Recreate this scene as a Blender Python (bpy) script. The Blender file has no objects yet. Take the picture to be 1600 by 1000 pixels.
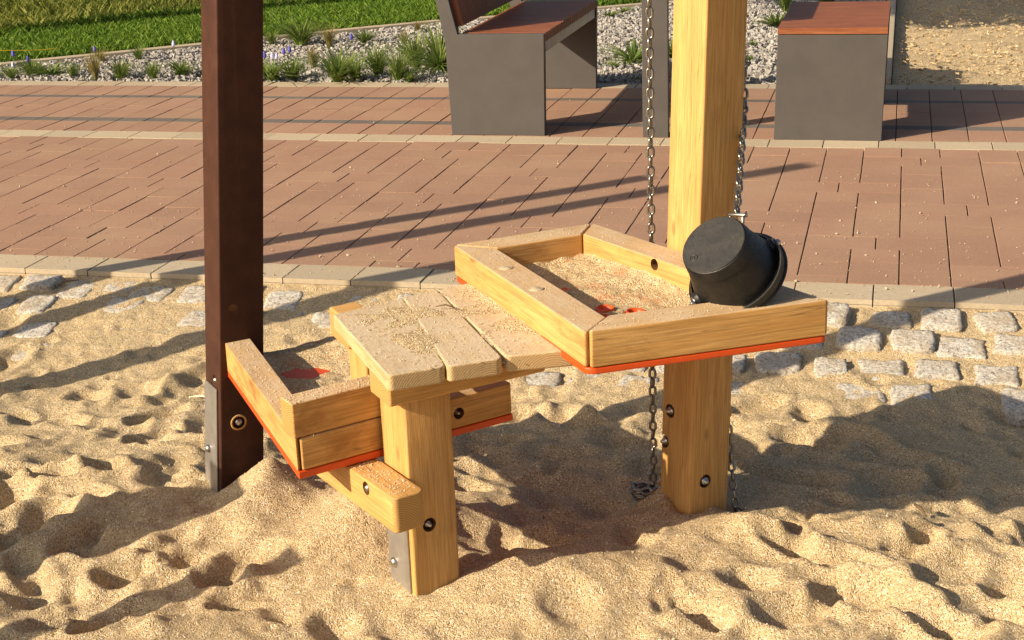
import bpy, bmesh, math, random
import numpy as np
from mathutils import Vector, Matrix
random.seed(7); rng = np.random.default_rng(11)
R = math.radians
scn = bpy.context.scene
col = scn.collection

# ------------------------------------------------------------------ camera
F_PX, PITCH, ROLL, YAW_PAVE = 2400.0, 0.3177, -0.0385, 0.2525
CAM = Vector((0, 0, 1.5))
_f = Vector((0, math.cos(PITCH), -math.sin(PITCH)))
_u = Vector((0, math.sin(PITCH), math.cos(PITCH)))
_x = Vector((1, 0, 0))
AX_R = _x*math.cos(ROLL) + _u*math.sin(ROLL)
AX_U = -_x*math.sin(ROLL) + _u*math.cos(ROLL)
AX_F = _f
cd = bpy.data.cameras.new('camera'); cam = bpy.data.objects.new('camera', cd); col.objects.link(cam)
m = Matrix((AX_R, AX_U, -AX_F)).transposed().to_4x4(); m.translation = CAM
cam.matrix_world = m
cd.sensor_width = 36; cd.lens = 36*F_PX/1600; cd.clip_end = 500; cd.clip_start = .05
scn.camera = cam

# ------------------------------------------------------------------ light
SUN_AZ, SUN_EL = R(28.5), R(28.0)            # travel azimuth of the light, elevation
SDIR = Vector((math.cos(SUN_AZ)*math.cos(SUN_EL), math.sin(SUN_AZ)*math.cos(SUN_EL), -math.sin(SUN_EL)))
w = bpy.data.worlds.new('World'); scn.world = w; w.use_nodes = True
nt = w.node_tree; bg = nt.nodes['Background']
sky = nt.nodes.new('ShaderNodeTexSky'); sky.sky_type = 'NISHITA'; sky.sun_disc = False
sky.sun_elevation = SUN_EL
to_sun = -SDIR
sky.sun_rotation = math.atan2(to_sun.x, to_sun.y)
sky.dust_density = 4.0
nt.links.new(sky.outputs[0], bg.inputs[0]); bg.inputs[1].default_value = 0.066
sd = bpy.data.lights.new('sun', 'SUN'); sun = bpy.data.objects.new('sun', sd); col.objects.link(sun)
sd.energy = 5.0; sd.angle = R(0.53); sd.color = (1.0, 0.83, 0.60)
sun.rotation_euler = SDIR.to_track_quat('-Z', 'Y').to_euler(); sun.location = (-6, -4, 8)
vs = scn.view_settings; vs.view_transform = 'Standard'; vs.look = 'None'; vs.exposure = 0.62; vs.gamma = 1.0
vs.use_curve_mapping = False

# ------------------------------------------------------------------ measuring helpers
def ray(px, py):
    return ((px-800)/F_PX)*AX_R - ((py-500)/F_PX)*AX_U + AX_F
def W(px, py, z):
    d = ray(px, py); return CAM + d*((z-CAM.z)/d.z)
def RY(px, py, Y):
    d = ray(px, py); return CAM + d*(Y/d.y)
def PX(p):
    v = Vector(p)-CAM; c = v.dot(AX_F)
    return 800+F_PX*v.dot(AX_R)/c, 500-F_PX*v.dot(AX_U)/c, c
def inframe(p, mrg=40):
    x, y, c = PX(p); return c > 0 and -mrg < x < 1600+mrg and -mrg < y < 1000+mrg
E1 = Vector((math.cos(YAW_PAVE), -math.sin(YAW_PAVE), 0)); E2 = Vector((math.sin(YAW_PAVE), math.cos(YAW_PAVE), 0))
def AB(a, b, z=0): return E1*a + E2*b + Vector((0, 0, z))
def toab(p): return p.x*E1.x+p.y*E1.y, p.x*E2.x+p.y*E2.y
SV = Vector((math.cos(SUN_AZ), math.sin(SUN_AZ), 0)); TV = Vector((-math.sin(SUN_AZ), math.cos(SUN_AZ), 0))
def ST(s, t, z=0): return SV*s + TV*t + Vector((0, 0, z))

# ------------------------------------------------------------------ object helpers
def link(o, parent=None):
    col.objects.link(o)
    if parent is not None:
        o.parent = parent; o.matrix_parent_inverse = parent.matrix_world.inverted()
    return o
def tag(o, label=None, cat=None, group=None, kind=None):
    if label: o['label'] = label
    if cat: o['category'] = cat
    if group: o['group'] = group
    if kind: o['kind'] = kind
    return o
def empty(name, loc):
    o = bpy.data.objects.new(name, None); o.empty_display_size = .1
    o.matrix_world = Matrix.Translation(loc); col.objects.link(o)
    return o
def mesh_obj(name, verts, faces, mat, parent=None, axis=None, smooth=False, bevel=0, seg=3, origin=None):
    """verts in world space; local X is turned along axis so that wood grain follows it"""
    vs_ = [Vector(v) for v in verts]
    c = Vector(origin) if origin is not None else sum(vs_, Vector())/len(vs_)
    if axis is None: rot = Matrix.Identity(3)
    else:
        ax = Vector(axis).normalized(); up = Vector((0, 0, 1)) if abs(ax.z) < .9 else Vector((0, 1, 0))
        ay = up.cross(ax).normalized(); az = ax.cross(ay)
        rot = Matrix((ax, ay, az)).transposed()
    ri = rot.transposed()
    me = bpy.data.meshes.new(name); me.from_pydata([ri@(v-c) for v in vs_], [], faces)
    bm = bmesh.new(); bm.from_mesh(me); bmesh.ops.recalc_face_normals(bm, faces=bm.faces); bm.to_mesh(me); bm.free()
    me.materials.append(mat)
    o = bpy.data.objects.new(name, me)
    mw = rot.to_4x4(); mw.translation = c
    col.objects.link(o)
    if parent is not None:
        o.parent = parent; o.matrix_parent_inverse = Matrix.Identity(4)
        o.matrix_local = parent.matrix_world.inverted() @ mw
        WM[o.name] = mw
    else: o.matrix_world = mw
    o.matrix_world = mw
    if bevel:
        b = o.modifiers.new('bevel', 'BEVEL'); b.width = bevel; b.segments = seg; b.limit_method = 'ANGLE'; b.angle_limit = R(35)
        b.harden_normals = False
        wn = o.modifiers.new('wn', 'WEIGHTED_NORMAL'); wn.keep_sharp = False
        smooth = True
    if smooth:
        me.polygons.foreach_set('use_smooth', [True]*len(me.polygons))
    return o
WM = {}
def setw(o, parent, mw):
    col.objects.link(o)
    if parent is not None:
        o.parent = parent; o.matrix_parent_inverse = Matrix.Identity(4)
        o.matrix_local = parent.matrix_world.inverted() @ mw
    o.matrix_world = mw
    return o
def prism(name, poly, z0, z1, mat, parent=None, axis=None, bevel=.006, seg=3):
    n = len(poly)
    vs_ = [(p[0], p[1], z0) for p in poly] + [(p[0], p[1], z1) for p in poly]
    fs = [list(range(n)), list(range(n, 2*n))] + [[i, (i+1) % n, n+(i+1) % n, n+i] for i in range(n)]
    return mesh_obj(name, vs_, fs, mat, parent, axis, bevel=bevel, seg=seg)
def round_poly(poly, rads, seg=5):
    out = []; n = len(poly)
    for i in range(n):
        p = Vector(poly[i][:2]); a = Vector(poly[i-1][:2]); b = Vector(poly[(i+1) % n][:2]); r = rads[i] if isinstance(rads, (list, tuple)) else rads
        if r <= 0: out.append(p); continue
        da = (a-p).normalized(); db = (b-p).normalized(); ang = da.angle(db)
        t = r; r = t*math.tan(ang/2); s = p+da*t; e = p+db*t
        cc = p + (da+db).normalized()*(r/math.sin(ang/2))
        a0 = math.atan2(s.y-cc.y, s.x-cc.x); a1 = math.atan2(e.y-cc.y, e.x-cc.x); d = (a1-a0+math.pi) % (2*math.pi)-math.pi
        for k in range(seg+1):
            q = a0+d*k/seg; out.append(Vector((cc.x+r*math.cos(q), cc.y+r*math.sin(q))))
    return out
def inset(poly, d):
    n = len(poly); ar = sum(poly[i].x*poly[(i+1) % n].y-poly[(i+1) % n].x*poly[i].y for i in range(n)); sg = 1 if ar > 0 else -1
    ls = []
    for i in range(n):
        p, q = poly[i], poly[(i+1) % n]; dr = (q-p).normalized(); nn = Vector((-dr.y, dr.x))*sg
        ls.append((p+nn*d, dr))
    out = []
    for i in range(n):
        p, d1 = ls[i-1]; q, d2 = ls[i]; den = d1.x*d2.y-d1.y*d2.x; t = ((q.x-p.x)*d2.y-(q.y-p.y)*d2.x)/den
        out.append(p+d1*t)
    return out
def V2(v): return Vector((v[0], v[1]))
def lathe(prof, n=32):
    vs_, fs = [], []
    for i, (r, z) in enumerate(prof):
        for k in range(n):
            a = 2*math.pi*k/n; vs_.append(Vector((r*math.cos(a), r*math.sin(a), z)))
    for i in range(len(prof)-1):
        for k in range(n): fs.append([i*n+k, i*n+(k+1) % n, (i+1)*n+(k+1) % n, (i+1)*n+k])
    return vs_, fs
def put(verts, pos, zaxis, xhint=(0, 0, 1)):
    za = Vector(zaxis).normalized(); xa = Vector(xhint); xa = (xa-za*xa.dot(za))
    if xa.length < 1e-4: xa = Vector((1, 0, 0)); xa = xa-za*xa.dot(za)
    xa.normalize(); ya = za.cross(xa); rot = Matrix((xa, ya, za)).transposed()
    return [rot@v+Vector(pos) for v in verts]
def tube_mesh(pts, rad, n=8):
    vs_, fs = [], []; pts = [Vector(p) for p in pts]; N = len(pts)
    for i, p in enumerate(pts):
        d = (pts[min(i+1, N-1)]-pts[max(i-1, 0)]).normalized(); h = Vector((0, 0, 1)) if abs(d.z) < .9 else Vector((1, 0, 0))
        a = d.cross(h).normalized(); b = d.cross(a); r = rad[i] if isinstance(rad, (list, tuple)) else rad
        for k in range(n):
            t = 2*math.pi*k/n; vs_.append(p+a*(r*math.cos(t))+b*(r*math.sin(t)))
    for i in range(N-1):
        for k in range(n): fs.append([i*n+k, i*n+(k+1) % n, (i+1)*n+(k+1) % n, (i+1)*n+k])
    fs.append(list(range(n))); fs.append([(N-1)*n+k for k in range(n)])
    return vs_, fs
def big_mesh(name, V, Fq, mat, parent=None, smooth=True):
    """numpy verts (n,3) and faces (m,k)"""
    me = bpy.data.meshes.new(name); V = np.asarray(V, np.float32); Fq = np.asarray(Fq, np.int32); k = Fq.shape[1]
    me.vertices.add(len(V)); me.vertices.foreach_set('co', V.ravel())
    me.loops.add(Fq.size); me.loops.foreach_set('vertex_index', Fq.ravel())
    me.polygons.add(len(Fq)); me.polygons.foreach_set('loop_start', np.arange(len(Fq), dtype=np.int32)*k)
    me.polygons.foreach_set('use_smooth', np.full(len(Fq), smooth, dtype=bool))
    me.update(calc_edges=True); me.validate()
    me.materials.append(mat); o = bpy.data.objects.new(name, me)
    return setw(o, parent, Matrix.Identity(4))

# ------------------------------------------------------------------ materials
class NT:
    def __init__(s, name):
        s.m = bpy.data.materials.new(name); s.m.use_nodes = True; s.t = s.m.node_tree; s.b = s.t.nodes['Principled BSDF']
    def n(s, typ, **kw):
        o = s.t.nodes.new('ShaderNode'+typ)
        for k, v in kw.items():
            if k in ('inp',):
                for a, b in v.items(): o.inputs[a].default_value = b
            else: setattr(o, k, v)
        return o
    def l(s, a, b): s.t.links.new(a, b)
    def coord(s, scale=(1, 1, 1), out='Object', rnd=0):
        tc = s.n('TexCoord'); mp = s.n('Mapping'); mp.inputs['Scale'].default_value = scale
        s.l(tc.outputs[out], mp.inputs['Vector'])
        if rnd:
            oi = s.n('ObjectInfo'); mu = s.n('Math', operation='MULTIPLY'); mu.inputs[1].default_value = rnd
            s.l(oi.outputs['Random'], mu.inputs[0]); cb = s.n('CombineXYZ')
            for i in range(3): s.l(mu.outputs[0], cb.inputs[i])
            s.l(cb.outputs[0], mp.inputs['Location'])
        return mp.outputs[0]
    def noise(s, vec, scale, det=4, rough=.6, dist=0):
        o = s.n('TexNoise'); o.inputs['Scale'].default_value = scale; o.inputs['Detail'].default_value = det
        o.inputs['Roughness'].default_value = rough; o.inputs['Distortion'].default_value = dist
        if vec is not None: s.l(vec, o.inputs['Vector'])
        return o.outputs['Fac']
    def ramp(s, fac, stops):
        o = s.n('ValToRGB'); e = o.color_ramp.elements
        while len(e) < len(stops): e.new(.5)
        for i, (p, c) in enumerate(stops):
            e[i].position = p; e[i].color = (c[0], c[1], c[2], 1) if not isinstance(c, (int, float)) else (c, c, c, 1)
        s.l(fac, o.inputs[0]); return o.outputs[0]
    def mix(s, fac, a, b, bt='MIX'):
        o = s.n('Mix', data_type='RGBA', blend_type=bt)
        for i, v in ((0, fac), (6, a), (7, b)):
            if hasattr(v, 'links'): s.l(v, o.inputs[i])
            elif isinstance(v, (int, float)): o.inputs[i].default_value = v
            else: o.inputs[i].default_value = (v[0], v[1], v[2], 1)
        return o.outputs[2]
    def bump(s, h, strength=.5, dist=.003, prev=None):
        o = s.n('Bump'); o.inputs['Strength'].default_value = strength; o.inputs['Distance'].default_value = dist
        s.l(h, o.inputs['Height'])
        if prev is not None: s.l(prev, o.inputs['Normal'])
        return o.outputs[0]
    def done(s, colr=None, rough=.7, normal=None, metal=0, spec=.5):
        if colr is not None:
            if hasattr(colr, 'links'): s.l(colr, s.b.inputs['Base Color'])
            else: s.b.inputs['Base Color'].default_value = (*colr, 1)
        if hasattr(rough, 'links'): s.l(rough, s.b.inputs['Roughness'])
        else: s.b.inputs['Roughness'].default_value = rough
        s.b.inputs['Metallic'].default_value = metal; s.b.inputs['Specular IOR Level'].default_value = spec
        if normal is not None: s.l(normal, s.b.inputs['Normal'])
        return s.m

def mat_sand(name='sand', dark=1.0, grain=1.0, pink=None):
    t = NT(name); v = t.coord()
    vo = t.n('TexVoronoi'); vo.inputs['Scale'].default_value = 350*grain; t.l(v, vo.inputs['Vector'])
    sp = t.n('SeparateColor'); t.l(vo.outputs['Color'], sp.inputs[0])
    g = t.noise(v, 170*grain, 3, .8); big = t.noise(v, 4, 5, .65); mid = t.noise(v, 60, 3, .6)
    k = dark
    base = t.ramp(sp.outputs[0], [(0, (.39*k, .275*k, .14*k)), (.25, (.56*k, .42*k, .235*k)), (.7, (.66*k, .515*k, .305*k)), (1, (.82*k, .70*k, .49*k))])
    base = t.mix(t.ramp(g, [(.34, .32), (.5, 0.0)]), base, (.34*k, .235*k, .125*k))
    base = t.mix(t.ramp(big, [(.42, 0.0), (.72, .34)]), base, (.50*k, .36*k, .195*k))
    base = t.mix(t.ramp(sp.outputs[1], [(.955, 0.0), (.965, .8)]), base, (.16, .09, .05))
    base = t.mix(t.ramp(sp.outputs[2], [(.975, 0.0), (.98, .9)]), base, (.92, .88, .80))
    if pink is not None:
        base = t.mix(t.ramp(t.noise(v, 12, 5, .75), [(.52, 0.0), (.64, .45)]), base, pink)
    iv = t.n('Math', operation='MULTIPLY'); iv.inputs[1].default_value = -1.0; t.l(vo.outputs['Distance'], iv.inputs[0])
    nb = t.bump(iv.outputs[0], 1.0, .0031/grain); nb = t.bump(g, .8, .0042, nb); nb = t.bump(mid, .6, .008, nb)
    return t.done(base, .92, nb, spec=.2)
def mat_wood(name, a, b, c, dust=.0, rings=1.0, rough=.62, stain=.35):
    t = NT(name); v = t.coord((1.2, 14, 14), rnd=37); v2 = t.coord((3.0, 90, 90), rnd=11); v3 = t.coord((1, 1, 1), rnd=5)
    n1 = t.noise(v, 2.0, 5, .6, 1.2); n2 = t.noise(v2, 3.0, 3, .6)
    cl = t.ramp(n1, [(.3, a), (.5, b), (.72, c)])
    cl = t.mix(t.ramp(n2, [(.32, .6), (.6, 0.0)]), cl, tuple(x*.55 for x in a))
    st = t.noise(t.coord((3, 9, 5), rnd=19), 1.6, 4, .6, .8)
    cl = t.mix(t.ramp(st, [(.56, 0.0), (.75, stain)]), cl, (a[0]*.5, a[1]*.36, a[2]*.24))
    ck = t.noise(t.coord((.55, 26, 26), rnd=29), 1.3, 2, .45)
    cl = t.mix(t.ramp(ck, [(.4955, 0.0), (.499, .6), (.501, .6), (.5045, 0.0)]), cl, tuple(x*.30 for x in a))
    kn = t.n('TexVoronoi'); kn.inputs['Scale'].default_value = 1.0; t.l(t.coord((5, 13, 13), rnd=9), kn.inputs['Vector'])
    cl = t.mix(t.ramp(kn.outputs['Distance'], [(.05, .55), (.12, 0.0)]), cl, (.13, .06, .02))
    tc = t.n('TexCoord'); sn = t.n('SeparateXYZ'); t.l(tc.outputs['Normal'], sn.inputs[0]); ab_ = t.n('Math', operation='ABSOLUTE'); t.l(sn.outputs[0], ab_.inputs[0])
    endm = t.ramp(ab_.outputs[0], [(.80, 0.0), (.92, .85)])
    wv_ = t.n('TexWave'); wv_.wave_type = 'RINGS'; wv_.rings_direction = 'X'; wv_.inputs['Scale'].default_value = 68; wv_.inputs['Distortion'].default_value = 2.2; wv_.inputs['Detail'].default_value = 3
    mpo = t.n('Mapping'); mpo.inputs['Location'].default_value = (0, .035, .05); t.l(tc.outputs['Object'], mpo.inputs['Vector']); t.l(mpo.outputs[0], wv_.inputs['Vector'])
    cl = t.mix(endm, cl, t.ramp(wv_.outputs['Fac'], [(.2, tuple(x*.66 for x in a)), (.7, tuple(x*.86 for x in b))]))
    if dust:
        ge = t.n('NewGeometry'); sx = t.n('SeparateXYZ'); t.l(ge.outputs['Normal'], sx.inputs[0])
        up = t.ramp(sx.outputs[2], [(.55, 0.0), (.92, 1.0)])
        dn = t.ramp(t.noise(v3, 14, 6, .75), [(.32, dust*.45), (.60, dust)])
        mu = t.n('Math', operation='MULTIPLY'); t.l(up, mu.inputs[0]); t.l(dn, mu.inputs[1])
        vg = t.n('TexVoronoi'); vg.inputs['Scale'].default_value = 320; t.l(v3, vg.inputs['Vector']); sg_ = t.n('SeparateColor'); t.l(vg.outputs['Color'], sg_.inputs[0])
        gr = t.ramp(sg_.outputs[0], [(0, (.46, .37, .25)), (.3, (.54, .45, .32)), (.75, (.58, .485, .355)), (1, (.70, .61, .47))])
        cl = t.mix(mu.outputs[0], cl, gr)
    nb = t.bump(n2, .25, .002); nb = t.bump(t.noise(v3, 260, 2, .6), .25, .0015, nb)
    return t.done(cl, rough, nb, spec=.35)
def mat_plain(name, c, rough=.6, metal=0, var=.12, scale=30, bump=.1, spec=.5, bscale=300):
    t = NT(name); v = t.coord(rnd=3)
    n = t.noise(v, scale, 5, .65)
    cl = t.mix(t.ramp(n, [(.3, 0.0), (.75, 1.0)]), tuple(x*(1-var) for x in c), tuple(min(1, x*(1+var)) for x in c))
    return t.done(cl, rough, t.bump(t.noise(v, bscale, 3, .6), bump, .001) if bump else None, metal, spec)
def mat_stone(name, c1, c2, scale=60, bump=.4, rough=.85, rndv=.18, dusty=0, bd=.004):
    t = NT(name); v = t.coord(rnd=23)
    n = t.noise(v, scale, 6, .7); cl = t.ramp(n, [(.3, c1), (.68, c2)])
    oi = t.n('ObjectInfo'); hv = t.n('HueSaturation'); mr = t.n('MapRange'); mr.inputs[3].default_value = 1-rndv; mr.inputs[4].default_value = 1+rndv
    t.l(oi.outputs['Random'], mr.inputs[0]); t.l(mr.outputs[0], hv.inputs['Value']); t.l(cl, hv.inputs['Color']); cl = hv.outputs[0]
    if dusty:
        gv = t.n('NewGeometry'); d = t.noise(gv.outputs['Position'], 2.3, 5, .65)
        cl = t.mix(t.ramp(d, [(.42, 0.0), (.75, dusty)]), cl, (.42, .31, .20))
        vo = t.n('TexVoronoi'); vo.inputs['Scale'].default_value = 60; t.l(gv.outputs['Position'], vo.inputs['Vector'])
        cl = t.mix(t.ramp(vo.outputs['Distance'], [(.10, .6), (.16, 0.0)]), cl, (.5, .38, .25))
    return t.done(cl, rough, t.bump(n, bump, bd), spec=.3)
M = {}
M['sand'] = mat_sand()
M['tray_sand'] = mat_sand('tray_sand', 1.0, 1.0, (.62, .20, .09))
M['chip_sand'] = mat_sand('chip_sand', 1.0, .5)
M['wood'] = mat_wood('larch_wood', (.48, .255, .075), (.59, .335, .11), (.65, .39, .145), dust=.66, stain=.75)
M['wood_post'] = mat_wood('larch_post', (.52, .285, .085), (.60, .345, .115), (.66, .40, .15), stain=.4)
M['wood_board'] = mat_wood('weathered_board', (.46, .31, .15), (.58, .41, .21), (.64, .47, .27), dust=.85, stain=.25)
M['dark_wood'] = mat_plain('dark_brown_stain', (.056, .0215, .013), .6, var=.3, scale=14, bump=.4, spec=.22)
M['orange'] = mat_plain('orange_panel', (.62, .072, .006), .45, var=.06, bump=.05)
M['steel'] = mat_plain('stainless_steel', (.52, .50, .47), .33, 1.0, .15, 25, .08)
M['bracket'] = mat_plain('galvanised_plate', (.40, .38, .36), .45, .75, .2, 20, .1)
M['chain'] = mat_plain('chain_steel', (.34, .32, .285), .34, 1.0, .3, 40, .1)
def mat_rubber(name, c, rough, dust):
    t = NT(name); v = t.coord(); n = t.noise(v, 26, 5, .7); f = t.noise(v, 420, 2, .6)
    cl = t.mix(t.ramp(n, [(.45, 0.0), (.8, dust)]), c, (.16, .13, .10))
    cl = t.mix(t.ramp(f, [(.70, 0.0), (.76, dust*2.2)]), cl, (.5, .40, .28))
    sc = t.noise(t.coord((60, 4, 60)), 3, 3, .6)
    rg = t.ramp(sc, [(.3, rough-.08), (.7, rough+.14)])
    return t.done(cl, rg, t.bump(f, .12, .001), spec=.45)
M['rubber'] = mat_rubber('black_rubber', (.0065, .0065, .007), .42, .10)
M['rubber_worn'] = mat_rubber('worn_rubber', (.022, .022, .022), .5, .16)
M['hole'] = mat_plain('recess_wood', (.16, .075, .025), .8, var=.3)
M['pebble'] = mat_stone('pebble', (.42, .31, .20), (.72, .60, .44), 300, .1)
M['paver'] = mat_stone('red_concrete_paver', (.285, .165, .112), (.352, .216, .154), 110, .2, .9, .06, .35, .0015)
M['paver_grey'] = mat_stone('grey_concrete_paver', (.10, .09, .085), (.16, .145, .135), 110, .25, .9, .1, .15, .0015)
M['kerb'] = mat_stone('pale_concrete_block', (.37, .31, .225), (.49, .42, .31), 90, .25, .9, .08, .35, .0015)
M['joint'] = mat_stone('joint_filling', (.06, .045, .035), (.16, .115, .075), 40, .3, .95, 0)
def mat_granite():
    t = NT('granite_sett'); v = t.coord(rnd=23); n = t.noise(v, 95, 4, .85); n2 = t.noise(v, 45, 5, .8)
    cl = t.ramp(n, [(.36, (.15, .135, .115)), (.43, (.48, .44, .39)), (.51, (.72, .68, .61)), (.64, (.90, .87, .80))])
    cl = t.mix(t.ramp(t.noise(v, 11, 4, .7), [(.45, 0.0), (.7, .75)]), cl, (.52, .40, .25))
    nb = t.bump(n2, 1.0, .014); nb = t.bump(n, 1.0, .005, nb)
    return t.done(cl, .9, nb, spec=.3)
M['granite'] = mat_granite()
M['gravel'] = mat_stone('gravel', (.24, .225, .21), (.48, .455, .43), 25, .3, .9, 0)
M['gravel_bed'] = mat_stone('gravel_bed', (.10, .09, .08), (.34, .32, .29), 60, 1.0, .95, 0)
M['bench_grey'] = mat_plain('grey_powder_coat', (.076, .070, .067), .5, 0, .09, 9, .15, .4, 500)
M['bench_wood'] = mat_wood('ipe_slat', (.20, .062, .024), (.28, .095, .038), (.34, .13, .055), stain=.1, rough=.5)
M['soil'] = mat_stone('soil', (.10, .065, .035), (.20, .14, .08), 9, .5, .95, 0)
def mat_leaf(name, c, c2):
    t = NT(name); oi = t.n('NewGeometry')
    cl = t.ramp(oi.outputs['Random Per Island'], [(0, c), (1, c2)])
    t.done(cl, .6, spec=.25)
    tr = t.n('BsdfTranslucent'); t.l(cl, tr.inputs[0]); mx = t.n('MixShader'); mx.inputs[0].default_value = .35
    t.l(t.b.outputs[0], mx.inputs[1]); t.l(tr.outputs[0], mx.inputs[2])
    t.l(mx.outputs[0], t.t.nodes['Material Output'].inputs[0]); return t.m
M['grass'] = mat_leaf('grass_blade', (.065, .15, .012), (.20, .30, .035))
M['rough_grass'] = mat_leaf('rough_grass', (.10, .14, .02), (.26, .27, .055))
M['weed'] = mat_leaf('weed_leaf', (.085, .16, .03), (.27, .33, .08))
M['weed_dry'] = mat_leaf('dry_leaf', (.16, .17, .04), (.38, .29, .12))
M['leaf'] = mat_leaf('tree_leaf', (.04, .09, .015), (.10, .16, .03))
M['bark'] = mat_stone('bark', (.07, .05, .035), (.16, .12, .09), 18, .8)
M['flower'] = mat_plain('blue_flower', (.09, .08, .42), .6, bump=0)
M['flower_pale'] = mat_plain('pale_flower', (.50, .50, .72), .6, bump=0)
M['yellow'] = mat_plain('yellow_cord', (.62, .42, .02), .6, bump=0)
M['straw'] = mat_plain('straw', (.70, .62, .45), .7, bump=0)
M['twig'] = mat_plain('twig', (.14, .085, .045), .8, bump=0)
def mat_lawn():
    t = NT('lawn_ground'); v = t.coord(); n = t.noise(v, 1.6, 5, .65); n2 = t.noise(v, 40, 4, .7)
    cl = t.ramp(n2, [(.3, (.030, .050, .008)), (.7, (.085, .105, .018))])
    return t.done(cl, .9, t.bump(n2, .8, .03), spec=.1)
M['lawn'] = mat_lawn()
M['lawn_dry'] = mat_stone('lawn_soil', (.075, .07, .02), (.17, .13, .055), 14, .8, .95, 0)

# ------------------------------------------------------------------ far ground
def sheet(name, pts, mat, kind='structure', label=None):
    o = mesh_obj(name, pts, [list(range(len(pts)))], mat); tag(o, label, kind=kind); return o
sheet('ground', [(-160, -60, -.62), (160, -60, -.62), (160, 260, -.62), (-160, 260, -.62)], M['soil'], label='bare ground around the playground')

# ------------------------------------------------------------------ sand pit height field
KB0, KB1 = 4.765, 4.937            # front kerb in b
A0, A1, B0, B1, DS = -3.6, 3.0, 1.3, 4.80, .0085
na, nb_ = int((A1-A0)/DS)+1, int((B1-B0)/DS)+1
ga = A0+np.arange(na)*DS; gb = B0+np.arange(nb_)*DS
GA, GB = np.meshgrid(ga, gb, indexing='ij')
def slope_z(b):
    return np.interp(b, [0, 2.0, 3.15, 3.65, 4.05, 4.35, 4.70, 4.78, 5], [-.05, -.05, -.055, -.10, -.125, -.098, -.034, -.020, -.018])
H = slope_z(GB)
def patch(ca, cb, ra, rb, th, fn):
    rad = max(ra, rb)*2.6
    i0, i1 = np.searchsorted(ga, [ca-rad, ca+rad]); j0, j1 = np.searchsorted(gb, [cb-rad, cb+rad])
    if i1 <= i0 or j1 <= j0: return
    x = GA[i0:i1, j0:j1]-ca; y = GB[i0:i1, j0:j1]-cb; c, s = math.cos(th), math.sin(th)
    r = np.sqrt(((x*c+y*s)/ra)**2+((-x*s+y*c)/rb)**2)
    H[i0:i1, j0:j1] += fn(r)
def bump_(px, py, ra, rb, h, th=0, z=-.05, p=2):
    a, b = toab(W(px, py, z)); patch(a, b, ra, rb, th, lambda r: h*np.exp(-r**p))
def pit(a, b, ra, rb, d, th=0, rim=.35):
    patch(a, b, ra, rb, th, lambda r: -d*np.exp(-(r**2.6)) + rim*d*np.exp(-((r-1.45)/.42)**2))
# broad undulation
for _ in range(150):
    patch(rng.uniform(A0, A1), rng.uniform(B0, 4.5), *(rng.uniform(.10, .32, 2)), rng.uniform(0, 3.1), (lambda h: (lambda r: h*np.exp(-r*r)))(rng.normal(0, .013)))
smooth_zones = [(560, 830, .34), (900, 930, .26), (760, 960, .22), (440, 790, .12)]
SZ = [(*toab(W(x, y, -.08)), r) for x, y, r in smooth_zones]
def calm(a, b):
    k = 1.0
    for ca, cb, r in SZ: k = min(k, max(0.0, (math.hypot(a-ca, b-cb)/r-.55)/.5))
    return min(1.0, k)
for _ in range(620):
    a, b = rng.uniform(A0, A1), rng.uniform(B0, 4.42); k = calm(a, b)
    if k < .3: continue
    if b > 4.15: k *= .55
    s = rng.uniform(.022, .062); pit(a, b, s*rng.uniform(1, 1.9), s, s*rng.uniform(.28, .62)*k, rng.uniform(-.2, 1.9), rng.uniform(.15, .5))
for _ in range(900):
    a, b = rng.uniform(A0, A1), rng.uniform(B0, 4.40); k = calm(a, b)*(.5 if b > 4.1 else 1)
    if k < .3: continue
    s = rng.uniform(.012, .034); pit(a, b, s*rng.uniform(1, 1.7), s, s*rng.uniform(.3, .7)*k, rng.uniform(0, 3.1), rng.uniform(.1, .5))
for _ in range(420):
    a, b = rng.uniform(A0, A1), rng.uniform(B0, 4.6); k = calm(a, b)*(.5 if b > 4.15 else 1)
    patch(a, b, *(rng.uniform(.02, .07, 2)), rng.uniform(0, 3.1), (lambda h: (lambda r: h*np.exp(-r*r)))(rng.uniform(.004, .022)*k))
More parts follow.
